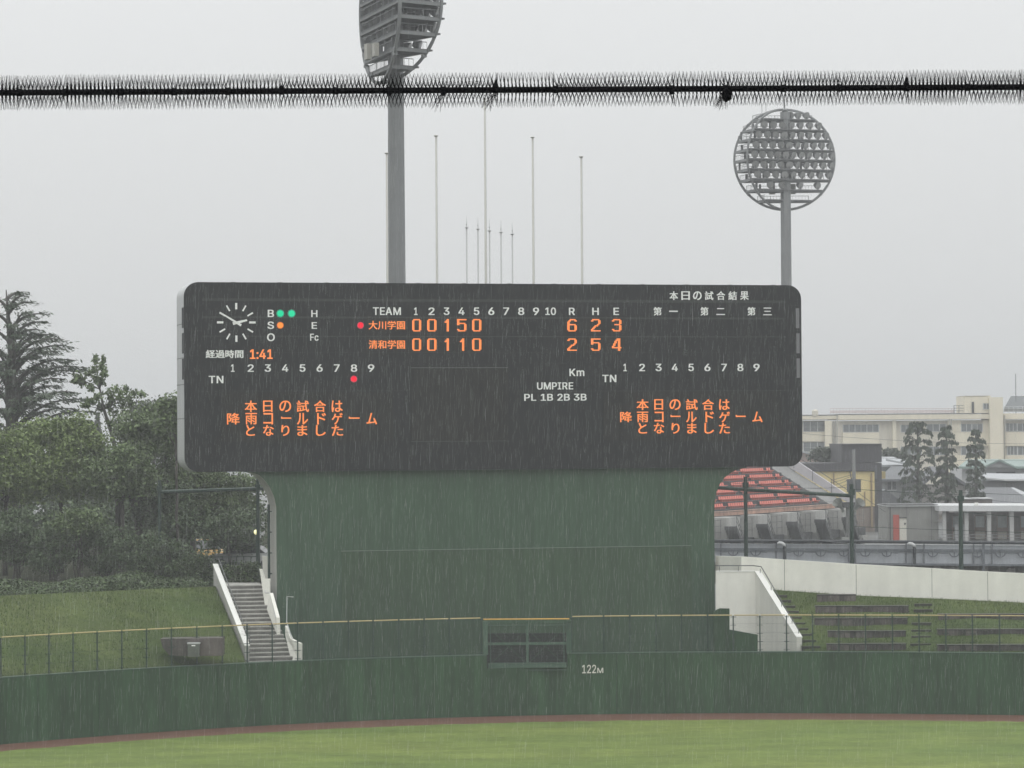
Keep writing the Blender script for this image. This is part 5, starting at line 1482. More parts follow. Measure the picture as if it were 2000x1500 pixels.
# ------------------------------------------------------------------ red seated grandstand
AR = P(1587, 983, 275)
ru, rs = V((.44, .898, 0)), V((.898, -.44, 0))
gs = thing('grandstand', 'concrete grandstand with rows of red plastic seats beside the scoreboard', 'grandstand', (AR.x, AR.y, TOWN))
def GW(u, s, z):                                 # along the rows, outwards, height above the lowest row's floor
    p = AR + ru * u + rs * s
    return V((p.x, p.y, AR.z + z))
TR, RI, NR = .88, .545, 9
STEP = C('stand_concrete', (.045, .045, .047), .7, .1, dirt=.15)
mb = MB()
for k in range(NR):
    s1, s0 = .45 - TR * k, .45 - TR * (k + 1)
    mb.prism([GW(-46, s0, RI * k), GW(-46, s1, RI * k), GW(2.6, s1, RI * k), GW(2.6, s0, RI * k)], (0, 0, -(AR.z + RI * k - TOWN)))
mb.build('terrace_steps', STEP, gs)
mb = MB()
mb.prism([GW(2.62, .6, -.1), GW(2.62, -TR * NR, RI * NR), GW(2.62, -TR * NR, TOWN - AR.z), GW(2.62, .6, TOWN - AR.z)], ru * 4.2)
mb.build('end_ramp', C('ramp_concrete', (.20, .20, .195), .7, .06, dirt=.12), gs)
mb = MB()
mb.prism([GW(6.84, 1.4, -.4), GW(6.84, 1.4, .25), GW(6.84, -TR * NR, RI * NR + 1.25), GW(6.84, -TR * NR, RI * NR)], ru * .3)
mb.build('end_parapet', C('lavender_white', (.47, .45, .47), .6, .04), gs)
mb = MB()
a, b = GW(6.6, 1.2, .9), GW(6.6, -TR * NR, RI * NR + 1.75)
mb.bar(a, b, .03, 5)
for t_ in (0, .2, .4, .6, .8):
    p = a.lerp(b, t_); mb.bar(p, p - V((0, 0, 1.3)), .03, 5)
mb.build('parapet_rail', M['seam'], gs)
SEAT = C('red_seat', (.70, .215, .17), .45, .1)
seats = []
for k in range(8):
    for u0, n in ((.75, 2), (-5.55, 11), (-12.1, 11), (-19.3, 11), (-26, 11), (-32.6, 11), (-39.2, 11)):
        for i in range(n):
            seats.append((u0 + .51 * (i + .5), k))
def seat_mb(mb, u, k):
    s = -TR * k - .12
    z = RI * k
    mb.prism([GW(u - .19, s - .2, z + .16), GW(u + .19, s - .2, z + .16), GW(u + .19, s + .2, z + .19), GW(u - .19, s + .2, z + .19)], (0, 0, .05))
    mb.prism([GW(u - .18, s - .2, z + .21), GW(u + .18, s - .2, z + .21), GW(u + .15, s - .25, z + .45), GW(u - .15, s - .25, z + .45)], rs * .05)
    mb.prism([GW(u - .05, s - .1, z), GW(u + .05, s - .1, z), GW(u + .05, s + .1, z), GW(u - .05, s + .1, z)], (0, 0, .16))
vis = [q for q in seats if (lambda p: p.x / p.y * F + 1000 > 1398)(GW(q[0], -TR * q[1], RI * q[1]))]
vis.sort(key=lambda q: q[1] * 30 - q[0])
keep = set(vis[:100])
s0 = None
for q in vis[:100]:
    if s0 is None:
        mb = MB(); seat_mb(mb, *q); s0 = mb.build('seat', SEAT, gs); q0_ = q
    else:
        c = s0.copy(); col.objects.link(c); c.parent = gs
        c.location = ru * (q[0] - q0_[0]) + rs * (-TR * (q[1] - q0_[1])) + V((0, 0, RI * (q[1] - q0_[1])))
mb = MB()
for q in seats:
    if q not in keep:
        seat_mb(mb, *q)
mb.build('seat_block', SEAT, gs)['kind'] = 'stuff'
FC = C('stand_front_concrete', (.34, .34, .325), .7, .07, dirt=.25)
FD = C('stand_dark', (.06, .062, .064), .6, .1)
GZ = TOWN - AR.z
mb = MB(); mb.prism([GW(-46, .46, -.12), GW(5, .46, -.12), GW(5, .46, GZ), GW(-46, .46, GZ)], rs * .25); mb.build('front_wall', C('stand_wall', (.18, .18, .172), .7, .08, dirt=.25), gs)
mb = MB(); mb.prism([GW(-46, .72, -.5), GW(3.5, .72, -.5), GW(3.5, .72, -.12), GW(-46, .72, -.12)], rs * .12); mb.build('faded_fascia', C('peach_fascia', (.42, .26, .2), .7, .3, dirt=.4), gs)
mb = MB()
for z in (-.05, .3, .62):
    mb.bar(GW(-46, .9, z - .5), GW(6.5, .9, z - .5), .02, 4)
mb.build('front_rail', M['seam'], gs)
for k in range(7):
    u = 1.1 - 6.9 * k
    mb = MB()
    mb.prism([GW(u, .86, -.55), GW(u + 3.0, .86, -.55), GW(u + 3.0, .86, -3.6), GW(u + 1.4, .86, -3.9), GW(u, .86, -2.4)], rs * 1.6); mb.build('pier', FC, gs)
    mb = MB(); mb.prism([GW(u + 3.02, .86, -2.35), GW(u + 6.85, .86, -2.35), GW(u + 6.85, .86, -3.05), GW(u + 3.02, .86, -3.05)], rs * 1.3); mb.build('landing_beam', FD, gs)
    mb = MB()
    for z in (-.75, -1.25, -1.75):
        mb.bar(GW(u + 3.0, 2.0, z), GW(u + 6.9, 2.0, z), .022, 4)
    for uu in (3.1, 4.3, 5.6, 6.8):
        mb.bar(GW(u + uu, 2.0, -.75), GW(u + uu, 2.0, -2.3), .025, 4)
    mb.build('landing_rail', M['seam'], gs)
    mb = MB()
    mb.prism([GW(u + 3.3, .76, -3.1), GW(u + 6.4, .76, -3.1), GW(u + 6.4, .76, GZ), GW(u + 3.3, .76, GZ)], rs * .9); mb.build('block_room', FC, gs)
    mb = MB(); N2 = 14
    for i in range(N2):
        u0_, z0_ = u - .5 + 2.9 * i / N2, -1.25 - 3.1 * i / N2
        mb.prism([GW(u0_, 2.5, z0_), GW(u0_ + 2.9 / N2, 2.5, z0_), GW(u0_ + 2.9 / N2, 2.5, z0_ - .3), GW(u0_, 2.5, z0_ - .3)], rs * 1.0)
    mb.prism([GW(u - .6, 3.52, -1.2), GW(u + 2.4, 3.52, -4.4), GW(u + 2.4, 3.52, -4.85), GW(u - .6, 3.52, -1.65)], rs * .1)
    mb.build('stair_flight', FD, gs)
    mb = MB()
    for dz in (0, .4, .75):
        mb.bar(GW(u - .6, 3.6, -1.2 + dz), GW(u + 2.4, 3.6, -4.4 + dz), .03, 5)
    for i in range(7):
        mb.bar(GW(u - .6 + 3 * i / 6, 3.6, -.45 - 3.2 * i / 6), GW(u - .6 + 3 * i / 6, 3.6, -1.4 - 3.2 * i / 6), .025, 4)
    mb.build('stair_rail', M['seam'], gs)

# ------------------------------------------------------------------ loudspeaker mast
d = 232.0
lm = thing('loudspeaker_mast', 'grey mast with horn loudspeakers splayed under a dark platform', 'loudspeaker mast', P(1658, 1110, d))
mb = MB(); a = P(1658, 1112, d); mb.bar(a, V((a.x, d, P(1658, 983, d).z)), .2, 8); mb.build('mast', C('mast_grey', (.12, .125, .12), .5, .1), lm)
mb = MB(); mb.fprism([(1643, 981), (1671, 981), (1668, 991), (1646, 991)], d - .4, .9); mb.build('platform', FD, lm)
for sx, x in ((-1, 1646), (1, 1670)):
    mb = MB(); a = P(x, 995, d); b = P(x + sx * 5, 988, d - .2); c = P(x + sx * 11, 981, d - .5)
    mb.tube([a, b, c], [.1, .18, .42], 10, cap=False); mb.tube([a, b + V((.01, 0, 0)), c], [.08, .15, .38], 10, cap=False)
    mb.ball(P(x, 998, d), .14, 8); mb.build('horn', C('horn_grey', (.26, .27, .25), .5, .05), lm)
mb = MB(); mb.box(P(1651, 1056, d - .3), (.5, .4, .5)); mb.build('junction_box', C('horn_grey', (.26, .27, .25)), lm)

# ------------------------------------------------------------------ utility pole and wires
d = 288.0
up_ = thing('utility_pole', 'grey concrete utility pole with two transformers before the yellow building', 'utility pole', P(1669, 1060, d))
mb = MB(); a, b = P(1669, 1062, d), P(1669.5, 878, d); b.x = a.x; mb.tube([a, b], [.22, .15], 10); mb.build('shaft', C('pole_concrete', (.2, .205, .2), .7, .05), up_)
for x0, x1 in ((1655, 1664.5), (1672.5, 1681.5)):
    mb = MB(); R(mb, x0, 936, x1, 961, d - .3, .5); mb.build('transformer', C('transformer_grey', (.075, .08, .085), .5, .05), up_)
mb = MB(); mb.bar(P(1628, 937, d), P(1665, 927, d), .03, 4); mb.bar(P(1660, 921, d), P(1664, 940, d), .05, 5); mb.bar(P(1652, 938, d), P(1684, 937, d), .045, 4); mb.build('cross_arm', FD, up_)
def wires(label, pts_list, r=.022):
    t = None
    mb = MB()
    for (x0, y0, d0), (x1, y1, d1), sag in pts_list:
        a, b = P(x0, y0, d0), P(x1, y1, d1)
        mb.tube([a.lerp(b, i / 12) - V((0, 0, sag * 4 * (i / 12) * (1 - i / 12))) for i in range(13)], r, 4)
    tag(mb.build('overhead_wire', FD), label, 'wire', 'overhead wires')
for p, l in [(((1669, 927, 288), (1588, 944, 300), .3), 'thin dark wire running left from the utility pole top'), (((1669, 932, 288), (1585, 952, 300), .3), 'thin dark wire running left below the topmost wire of the utility pole'), (((1669, 939, 288), (1582, 960, 300), .3), 'lowest thin dark wire running left from the utility pole'),
             (((1684, 937, 288), (2080, 988, 300), .4), 'thin dark wire falling right from the transformers across the conifers'), (((1676, 962, 288), (1730, 1000, 292), .05), 'short stay wire slanting down right from the transformers'), (((1664, 962, 288), (1600, 1000, 286), .05), 'short stay wire slanting down left from the transformers'),
             (((1560, 846, 330), (2080, 866, 340), .4), 'thin wire crossing the pale school just under its upper windows'), (((1560, 884, 330), (2080, 898, 340), .4), 'thin wire crossing the pale school at its lower windows'), (((1380, 935, 200), (1663, 951, 210), .3), 'thin wire crossing the red seats above the frame beam')]:
    wires(l, [p])

# ------------------------------------------------------------------ yellow building with dark top
d = 318.0
yb = thing('yellow_building', 'pale yellow walled building with a dark grey top block and corner tower', 'building', P(1650, 1060, d))
YW, DK = C('pale_yellow_wall', (.66, .55, .28), .7, .04), C('charcoal_cladding', (.058, .056, .062), .6, .06, streak=.08)
mb = MB(); R(mb, 1540, 921, 1708, 990, d, 14); mb.build('yellow_wall', YW, yb)
mb = MB(); R(mb, 1560, 904, 1709, 921, d - .3, 15); mb.build('dark_fascia', DK, yb)
mb = MB(); R(mb, 1643.5, 868, 1722, 903.6, d + .4, 12); tw = mb.build('dark_top_block', DK, yb)
mb = MB(); R(mb, 1642.8, 866.6, 1722.6, 868.4, d + .2, 12.4); mb.build('parapet_cap', FD, tw)
mb = MB(); R(mb, 1693, 871, 1694, 902, d + .35, .1); mb.build('panel_joint', FD, tw)
mb = MB(); R(mb, 1708.4, 904.2, 1722, 1062, d + .3, 12); cp = mb.build('corner_tower', DK, yb)
mb = MB(); R(mb, 1709.5, 909, 1713, 935, d + .25, .1); mb.build('slot_window', C('slot_glass', (.12, .13, .14), .3), cp)
mb = MB(); R(mb, 1560, 990.4, 1708, 1062, d + .1, 14); mb.build('brown_base_wall', C('brown_base', (.20, .165, .14), .7, .15, dirt=.2), yb)
mb = MB(); R(mb, 1722.4, 921, 1729.5, 935, d + 3, 6); mb.build('side_wing', YW, yb)
for x0, y0, y1 in ((1627.5, 924, 965), (1701.5, 924, 1030), (1688, 960, 990)):
    mb = MB(); R(mb, x0, y0, x0 + 2.2, y1, d - .2, .18); mb.build('drain_pipe', C('copper_pipe', (.27, .2, .12), .5), yb)

# ------------------------------------------------------------------ school
d = 480.0
scb = thing('school_building', 'long pale cream school building with strip windows and flat roof rail', 'building', P(1800, 1000, d))
SW_, SW2 = C('cream_wall', (.72, .665, .53), .7, .04, dirt=.06), C('cream_recess', (.59, .555, .47), .7, .05, dirt=.1)
FRM = C('window_frame_white', (.55, .56, .56), .5, .02)
def sx_(u): return 1550 + u / 4.444
def sy_(v): return 760 + v / 4.444
def SR(mb, u0, v0, u1, v1, dd, depth):
    mb.fbox(sx_(u0), sy_(v0), sx_(u1), sy_(v1), dd, depth)
mb = MB(); SR(mb, 300, 268, 1722, 1080, d, 16); SR(mb, -900, 272, 299, 1080, d + 1.5, 14); SR(mb, 1825, 262, 2600, 1080, d + .4, 15); mb.build('wall', SW2, scb)
mb = MB(); SR(mb, 392, 216, 1718, 266, d - 1.3, 17); SR(mb, -900, 230, 388, 270, d - .2, 16); SR(mb, 1826, 206, 2600, 261, d - 1.0, 16); mb.build('roof_slab', SW_, scb)
mb = MB(); SR(mb, 388, 209, 1720, 215.5, d - 1.4, 17.2); SR(mb, -900, 224, 387, 229.5, d - .3, 16.2); mb.build('roof_edge', C('grey_edge', (.27, .27, .27), .6), scb)
for u0, v0, u1, v1, dd in [(428, 376, 742, 600, d - .5), (275, 275, 330, 640, d - .2), (862, 270, 890, 640, d - .6), (75, 372, 270, 455, d + 1.0), (1340, 372, 1720, 495, d - .5), (1340, 268, 1450, 371, d - .5), (1645, 268, 1720, 371, d - .5), (1340, 572, 1720, 900, d - .5), (1840, 368, 2600, 494, d - .1), (1840, 570, 2600, 900, d - .1)]:
    mb = MB(); SR(mb, u0, v0, u1, v1, dd, .6); mb.build('wall_panel', SW_, scb)
mb = MB(); SR(mb, 1712, 70, 1817, 1080, d - 2.2, 9); mb.build('stair_pier', SW_, scb)
mb = MB(); SR(mb, 1485, 60, 1711, 210, d - 1, 9); ph = mb.build('penthouse', SW_, scb)
mb = MB(); SR(mb, 1482, 56, 1714, 60, d - 1.1, 9.2); mb.build('penthouse_cap', SW2, ph)
def win(u0, v0, u1, v1, dd, n, par=scb, g=GLASS, rail=.0):
    mb = MB(); SR(mb, u0, v0, u1, v1, dd - .06, .1); o = mb.build('window', g, par)
    mb = MB()
    for k in range(n + 1):
        u = u0 + (u1 - u0) * k / n
        w_ = 2.6 if k % 2 == 0 else 1.5
        SR(mb, u - w_, v0 - 2, u + w_, v1 + 2, dd - .13, .08)
    SR(mb, u0, v1 - 1, u1, v1 + 4, dd - .2, .2)
    if rail:
        SR(mb, u0, v0 + (v1 - v0) * rail - 1, u1, v0 + (v1 - v0) * rail + 1.5, dd - .13, .08)
    mb.build('window_frame', FRM, o)
win(430, 308, 740, 372, d, 6)
win(932, 310, 1110, 372, d, 4)
win(1155, 304, 1322, 366, d, 3)
win(1455, 302, 1640, 366, d - .3, 4)
win(85, 282, 268, 366, d + 1.4, 3, rail=.55)
win(85, 462, 268, 542, d + 1.4, 3, rail=.55)
win(-120, 282, 60, 366, d + 1.4, 3, rail=.55)
win(1455, 498, 1640, 570, d - .3, 4)
win(1155, 498, 1322, 570, d, 3)
win(932, 498, 1110, 570, d, 4)
win(1842, 298, 1938, 364, d + .3, 3); win(1944, 298, 2120, 364, d + .3, 4)
win(1855, 498, 1940, 570, d + .3, 3); win(1946, 498, 2120, 570, d + .3, 4)
win(1646, 124, 1702, 172, d - 1, 2, ph)
mb = MB()
for u in (378, 1352, 1368, 1832):
    mb.bar(P(sx_(u), sy_(225), d - 1.2), P(sx_(u), sy_(640), d - 1.2), .1, 5)
for u in (345, 362):
    mb.bar(P(sx_(u), sy_(275), d - .1), P(sx_(u), sy_(640), d - .1), .09, 5)
mb.build('drain_pipe', C('pipe_beige', (.36, .35, .31), .6), scb)
mb = MB()
for v in (168, 188, 205):
    mb.bar(P(sx_(315 if v > 170 else 318), sy_(v), d + 3), P(sx_(1400), sy_(v), d + 3), .045, 4)
for k in range(40):
    u = 318 + (1400 - 318) * k / 39
    mb.bar(P(sx_(u), sy_(166), d + 3), P(sx_(u), sy_(212), d + 3), .035, 3)
mb.build('roof_rail', C('pinkish_rail', (.5, .42, .41), .6), scb)
mb = MB(); SR(mb, 318, 180, 1395, 208, d + 9, .3); mb.build('roof_screen', C('pink_white_screen', (.6, .54, .53), .7), scb)
mb = MB()
for u in (1392, 1435, 1480, 1530):
    mb.bar(P(sx_(u), sy_(142), d), P(sx_(u), sy_(210), d), .06, 4)
for v in (142, 165, 188):
    mb.bar(P(sx_(1390), sy_(v), d), P(sx_(1532), sy_(v), d), .05, 4)
SR(mb, 1548, 110, 1566, 206, d - 1.2, .2)
mb.build('roof_ladder', FD, scb)
mb = MB()
a = [P(sx_(x), sy_(y), d + 3) for x, y in ((1826, 168), (2700, 168))] + [P(sx_(x), sy_(y), d + 12) for x, y in ((2620, 60), (1886, 60))]
mb.prism(a, (0, .5, -.5)); mb.build('gym_roof', C('dark_slate', (.10, .11, .115), .6, .06, streak=.1), scb)
mb = MB()
for v in (152, 172, 190):
    mb.bar(P(sx_(1826), sy_(v), d - .8), P(sx_(2600), sy_(v), d - .8), .05, 4)
for k in range(18):
    u = 1828 + 40 * k
    mb.bar(P(sx_(u), sy_(152), d - .8), P(sx_(u), sy_(206), d - .8), .04, 3)
mb.build('gym_rail', FRM, scb)
mb = MB(); a = P(1984, 772, d + 8); mb.bar(a - V((0, 0, 3)), a + V((0, 0, 3.4)), .06, 4); mb.build('antenna', FD, scb)
mb = MB(); a = P(1592, 806, d); mb.tube([a - V((0, 0, .5)), a + V((0, 0, .3)), a + V((0, 0, .5))], [.5, .5, .2], 10); mb.build('roof_vent', SW2, scb)

# ------------------------------------------------------------------ houses
def slope(mb, eave, ridge, de, dr, th=.25):      # sloping roof sheet between an eave line and a ridge line
    q = [P(x, y, de) for x, y in eave] + [P(x, y, dr) for x, y in ridge[::-1]]
    mb.prism(q, (0, 0, -th))
SL = C('grey_roof_tiles', (.105, .11, .12), .5, .12, streak=.1)
SL2 = C('light_roof_sheet', (.36, .375, .39), .4, .06)
GRN = C('grey_green_roof', (.22, .29, .265), .5, .06)
HW = C('grey_house_wall', (.21, .215, .22), .7, .05)
HW2 = C('white_house_wall', (.5, .505, .51), .7, .04)
GH = 'houses behind the conifers'
h1 = thing('grey_house', 'grey house with a dark tiled roof between the charcoal tower and the first conifer', 'house', P(1760, 1040, 345), GH)
mb = MB(); R(mb, 1722, 934, 1800, 1060, 345, 9); mb.build('wall', HW, h1)
mb = MB(); slope(mb, [(1715, 936), (1806, 936)], [(1740, 911), (1786, 911)], 344, 350); mb.build('roof', SL, h1)
mb = MB(); R(mb, 1734, 941, 1750, 957, 344.9, .1); o = mb.build('window', GLASSD, h1)
mb = MB(); R(mb, 1741.4, 940, 1742.6, 958, 344.8, .09); R(mb, 1733, 956.6, 1751, 958.2, 344.8, .09); mb.build('window_frame', FRM, o)
mb = MB(); mb.fprism([(1722, 960), (1730, 956), (1770, 986), (1770, 1004), (1722, 1004)], 338, 5); mb.build('lean_to', SL, h1)
h2 = thing('gabled_house', 'dark roofed house with a pale wall behind the middle conifer', 'house', P(1850, 1040, 350), GH)
mb = MB(); R(mb, 1800, 948, 1886, 1060, 350, 9); mb.build('wall', C('pinkish_house_wall', (.3, .28, .27), .7), h2)
mb = MB(); mb.fprism([(1795, 950), (1838, 912), (1890, 946), (1890, 952), (1838, 918), (1795, 956)], 349, 10); mb.build('roof', SL, h2)
h3 = thing('white_house', 'white gabled house with a grey green roof right of the conifers', 'house', P(1950, 1040, 372), GH)
mb = MB(); R(mb, 1880, 912, 2120, 1060, 372, 10); mb.fprism([(1915, 913), (1952, 900), (1989, 913)], 370.5, 2); mb.build('wall', HW2, h3)
mb = MB(); slope(mb, [(1872, 911), (1925, 911)], [(1890, 897), (1950, 897)], 370, 377); slope(mb, [(1980, 911), (2120, 911)], [(1954, 897), (2120, 897)], 370, 377)
mb.fprism([(1914, 914), (1952, 897), (1990, 914), (1990, 917), (1952, 900.5), (1914, 917)], 369.8, 6); mb.build('roof', GRN, h3)
mb = MB(); R(mb, 1946, 921.5, 1983, 924, 371.8, .2); mb.build('vent_slot', FD, h3)
h4 = thing('low_house', 'low house with a pale sheet metal roof below the white gabled house', 'house', P(1960, 1050, 352), GH)
mb = MB(); R(mb, 1917, 936, 2120, 1060, 352, 10); mb.build('wall', HW, h4)
mb = MB(); slope(mb, [(1910, 934), (1967, 938), (2120, 938)], [(1925, 924), (1970, 925), (2120, 925)], 351, 356); mb.build('roof', SL2, h4)
mb = MB(); mb.fprism([(1917, 932), (1966, 936), (2120, 936), (2120, 939), (1966, 939), (1917, 935)], 350.8, .2); mb.build('eave_gutter', FRM, h4)
mb = MB(); R(mb, 1968, 941, 2000, 970, 351.8, .2); mb.build('shutter', C('shutter_grey', (.12, .125, .13), .5), h4)
h5 = thing('tiled_house', 'house with a wide dark hipped tile roof behind the white roofed pavilion', 'house', P(1960, 1050, 335), GH)
mb = MB(); R(mb, 1890, 986, 2120, 1060, 335, 10); mb.build('wall', HW, h5)
mb = MB(); slope(mb, [(1862, 990), (2032, 990)], [(1902, 952), (1973, 952)], 333, 341); mb.build('roof', SL, h5)
mb = MB(); slope(mb, [(2032, 990), (2060, 986)], [(1974, 952), (1980, 952)], 333.2, 344); mb.build('hip_roof', SL2, h5)
h6 = thing('brown_shed', 'low brown shed with a flat white edged roof behind the dark green post', 'shed', P(1900, 1000, 316), GH)
mb = MB(); R(mb, 1879, 975, 1938, 1000, 316, 4); mb.build('wall', C('brown_boards', (.12, .105, .095), .7, .1), h6)
mb = MB(); R(mb, 1877, 973, 1940, 975, 315.8, 4.4); mb.build('roof_edge', FRM, h6)
h7 = thing('pink_gabled_house', 'house with a dusty pink wall and a white edged gable right behind the scoreboard corner', 'house', P(1590, 1000, 420), GH)
mb = MB(); mb.fprism([(1540, 893), (1569, 884), (1625, 903), (1625, 1000), (1540, 1000)], 420, 8); mb.build('wall', C('dusty_pink', (.42, .31, .28), .7), h7)
mb = MB(); mb.fprism([(1540, 890), (1569, 880.5), (1626, 900), (1626, 903), (1569, 884), (1540, 893)], 419, 10); mb.build('roof', SL2, h7)
h8 = thing('metal_roofed_house', 'house with a pale metal roof right of the charcoal top block', 'house', P(1745, 1000, 390), GH)
mb = MB(); R(mb, 1715, 906, 1775, 1000, 390, 8); mb.build('wall', HW, h8)
mb = MB(); slope(mb, [(1712, 908), (1780, 908)], [(1722, 892), (1745, 892)], 389, 395); slope(mb, [(1730, 896), (1775, 905)], [(1738, 893), (1778, 900)], 388, 389); mb.build('roof', SL2, h8)

# ------------------------------------------------------------------ low concrete block and pavilion
d = 292.0
cb = thing('concrete_block', 'low grey concrete building with a red panel beside a white door', 'building', P(1782, 1058, d))
CW = C('grey_concrete', (.235, .235, .22), .75, .05, dirt=.12)
mb = MB(); R(mb, 1733, 989.5, 1832.5, 1062, d, 7); mb.build('wall', CW, cb)
mb = MB(); R(mb, 1731, 987.5, 1832.6, 989.3, d - .25, 7.4); mb.build('roof_edge', FRM, cb)
mb = MB(); R(mb, 1731.4, 985, 1832.2, 987.3, d + .2, 6.5); mb.build('roof_sheet', FD, cb)
mb = MB(); R(mb, 1745, 1005.5, 1756, 1062, d - .15, .15); mb.build('red_panel', C('faded_red', (.40, .085, .062), .6, .08), cb)
mb = MB(); R(mb, 1757.2, 1012, 1770.5, 1062, d - .08, .1); dr = mb.build('door', C('door_white', (.62, .6, .53), .6, .03), cb)
mb = MB(); mb.ball(P(1767.6, 1023, d - .12), .1, 8); mb.build('handle', FD, dr)
mb = MB(); R(mb, 1756.5, 1010.3, 1771.5, 1011.6, d - .2, .2); mb.build('door_hood', FD, cb)
mb = MB(); R(mb, 1738, 991, 1739.6, 1062, d - .1, .08); mb.build('drain_pipe', FD, cb)
mb = MB()
for x in (1770.8, 1819.5):
    R(mb, x - .25, 990, x + .25, 1011 if x < 1800 else 1062, d - .012, .01)
mb.build('panel_joint', M['seam'], cb)
pv = thing('pavilion', 'long open pavilion with a white flat roof and pale columns', 'pavilion', P(1920, 1058, d - 1))
mb = MB(); mb.fprism([(1833.5, 987.5), (2130, 987.5), (2130, 998.5), (1834.5, 998.5)], d - 3, 10); mb.build('roof', C('white_fascia', (.56, .57, .57), .5, .03), pv)
mb = MB(); R(mb, 1842, 999, 2130, 1062, d + 2.2, .3); mb.build('back_wall', C('brown_panel', (.115, .092, .08), .7, .12), pv)
for x0, x1 in ((1884.6, 1891.5), (1928.6, 1935.8), (1972.6, 1980), (2016, 2023), (1842.3, 1848)):
    mb = MB(); R(mb, x0, 998.8, x1, 1062, d - 2.4, .5); mb.build('column', C('pale_column', (.40, .40, .39), .6, .04), pv)
for x0, x1 in ((1861, 1882), (1905, 1923.5), (1948.6, 1967), (1994, 2012)):
    mb = MB(); R(mb, x0, 1008, x1, 1030, d + 2.1, .08); o = mb.build('window', C('bright_glass', (.36, .4, .4), .2, .25), pv)
    mb = MB(); R(mb, x0 - 1.2, 1006.8, x0, 1062, d + 2.0, .1); R(mb, x1, 1006.8, x1 + 1.2, 1062, d + 2.0, .1); R(mb, x0, 1030, x1, 1038, d + 2.02, .08); mb.build('window_frame', C('brown_frame', (.2, .13, .1), .6), o)
    mb = MB(); R(mb, x0, 1038.2, x1, 1062, d + 2.06, .08); mb.build('lower_panel', C('cream_panel', (.42, .39, .33), .6, .08), pv)
mb = MB(); R(mb, 1866, 1024, 1884, 1062, d - 1.2, .6); mb.build('white_booth', C('pale_box', (.42, .43, .44), .5, .04), pv)
mb = MB()
for y in (1044, 1050):
    mb.bar(P(1827, y, d - 3.4), P(2130, y, d - 3.4), .035, 4)
for k in range(14):
    x = 1828 + 22 * k
    mb.bar(P(x, 1044, d - 3.4), P(x, 1062, d - 3.4), .035, 4)
mb.build('railing', C('rail_grey', (.22, .22, .22), .5), pv)
mb = MB(); R(mb, 1835.5, 1005, 1839.8, 1014, d - .3, .4); mb.build('meter_box', C('cream_panel', (.42, .39, .33)), pv)
mb = MB(); R(mb, 1905, 982, 1911, 987.2, d - 2.6, .6); mb.build('roof_light', M['whitetop'], pv)
mb = MB(); mb.bx(P(1722, 1025, 296).x, P(1735, 1025, 296).x, 296, 296.3, TOWN, P(1728, 1025, 296).z)
tag(mb.build('garden_wall', C('pale_block', (.36, .36, .33), .7, .06, dirt=.15)), 'pale block wall between the charcoal tower and the concrete building', 'wall')

# ------------------------------------------------------------------ three dawn redwoods
def redwood(cx, top, foot, wtop, wbot, d, label):
    base = P(cx, foot, d); base.z = TOWN
    tp = P(cx, top, d)
    t = thing('conifer_tree', label, 'tree', base, 'conifers before the school')
    H = tp.z - base.z
    mb = MB(); mb.tube([base, V((base.x + .1, d, base.z + H * .5)), V((tp.x, d, tp.z - .2))], [.3, .2, .05], 7)
    Pp, Dd = [], []
    z = P(cx, foot, d).z
    zt_ = tp.z
    nl = int((zt_ - z) / .78)
    for L in range(nl + 1):
        zz = z + (zt_ - z) * L / nl
        f = L / nl
        rad = (wbot * (1 - f) + wtop * f) * d / F * .5 * (1.0 if f < .86 else (1 - ((f - .86) / .14) ** 2 * .5))
        nb = 7
        a0 = random.uniform(0, 6.28)
        for b in range(nb):
            az = a0 + b * 6.283 / nb + random.uniform(-.35, .35)
            ln = rad * random.uniform(.72, 1.12)
            dv = V((math.cos(az), math.sin(az), 0))
            s = V((base.x + .1 * f, d, zz + random.uniform(-.2, .2)))
            pts = [s, s + dv * ln * .5 + V((0, 0, ln * .32)), s + dv * ln * .85 + V((0, 0, ln * .3)), s + dv * ln + V((0, 0, ln * .05))]
            mb.tube(pts, [.06, .04, .025, .012], 4)
            n = 36
            for _ in range(n):
                u = random.random() ** .55
                k = min(int(u * 3), 2); c = pts[k].lerp(pts[k + 1], u * 3 - k)
                drop = abs(random.gauss(0, .15))
                c = c + V((random.gauss(0, .10), random.gauss(0, .10), -drop))
                Pp.append(c[:]); Dd.append((dv.x * .5, dv.y * .5, -1.0))
    mb.build('trunk', M['bark'], t, smooth=True)
    Pp = np.array(Pp)
    build_quads('crown', leaf_quads(Pp, .36 * (.6 + .8 * rng.random(len(Pp))), .42, .2, np.array(Dd)), ML['redwood'], t)
redwood(1792, 833, 992, 58, 84, 318, 'tallest and broadest dark conifer in the row before the school')
redwood(1848, 838, 992, 36, 50, 320, 'middle dark conifer of the row before the school')
redwood(1905, 845, 970, 32, 42, 322, 'rightmost and shortest dark conifer of the row before the school')
broad_tree('garden_tree', 'small dark leafy garden tree by the pink gabled house', 'tree', 'garden trees', (P(1604, 1000, 330).x, 330, TOWN), P(1604, 905, 330), [pxblob(1601, 884, 10, 6, 330), pxblob(1618, 883, 13, 6, 330), pxblob(1608, 895, 16, 7, 330), pxblob(1590, 892, 7, 5, 330)], 1300, .34, 'grey', .16, sub=10, sig=.3)
broad_tree('garden_tree', 'pale green round topped tree behind the broadest conifer', 'tree', 'garden trees', (P(1742, 1000, 400).x, 400, TOWN), P(1742, 905, 400), [pxblob(1742, 887, 18, 9, 400), pxblob(1758, 892, 14, 8, 400), pxblob(1728, 893, 12, 6, 400)], 1500, .42, 'grey', .2, sub=12, sig=.35)

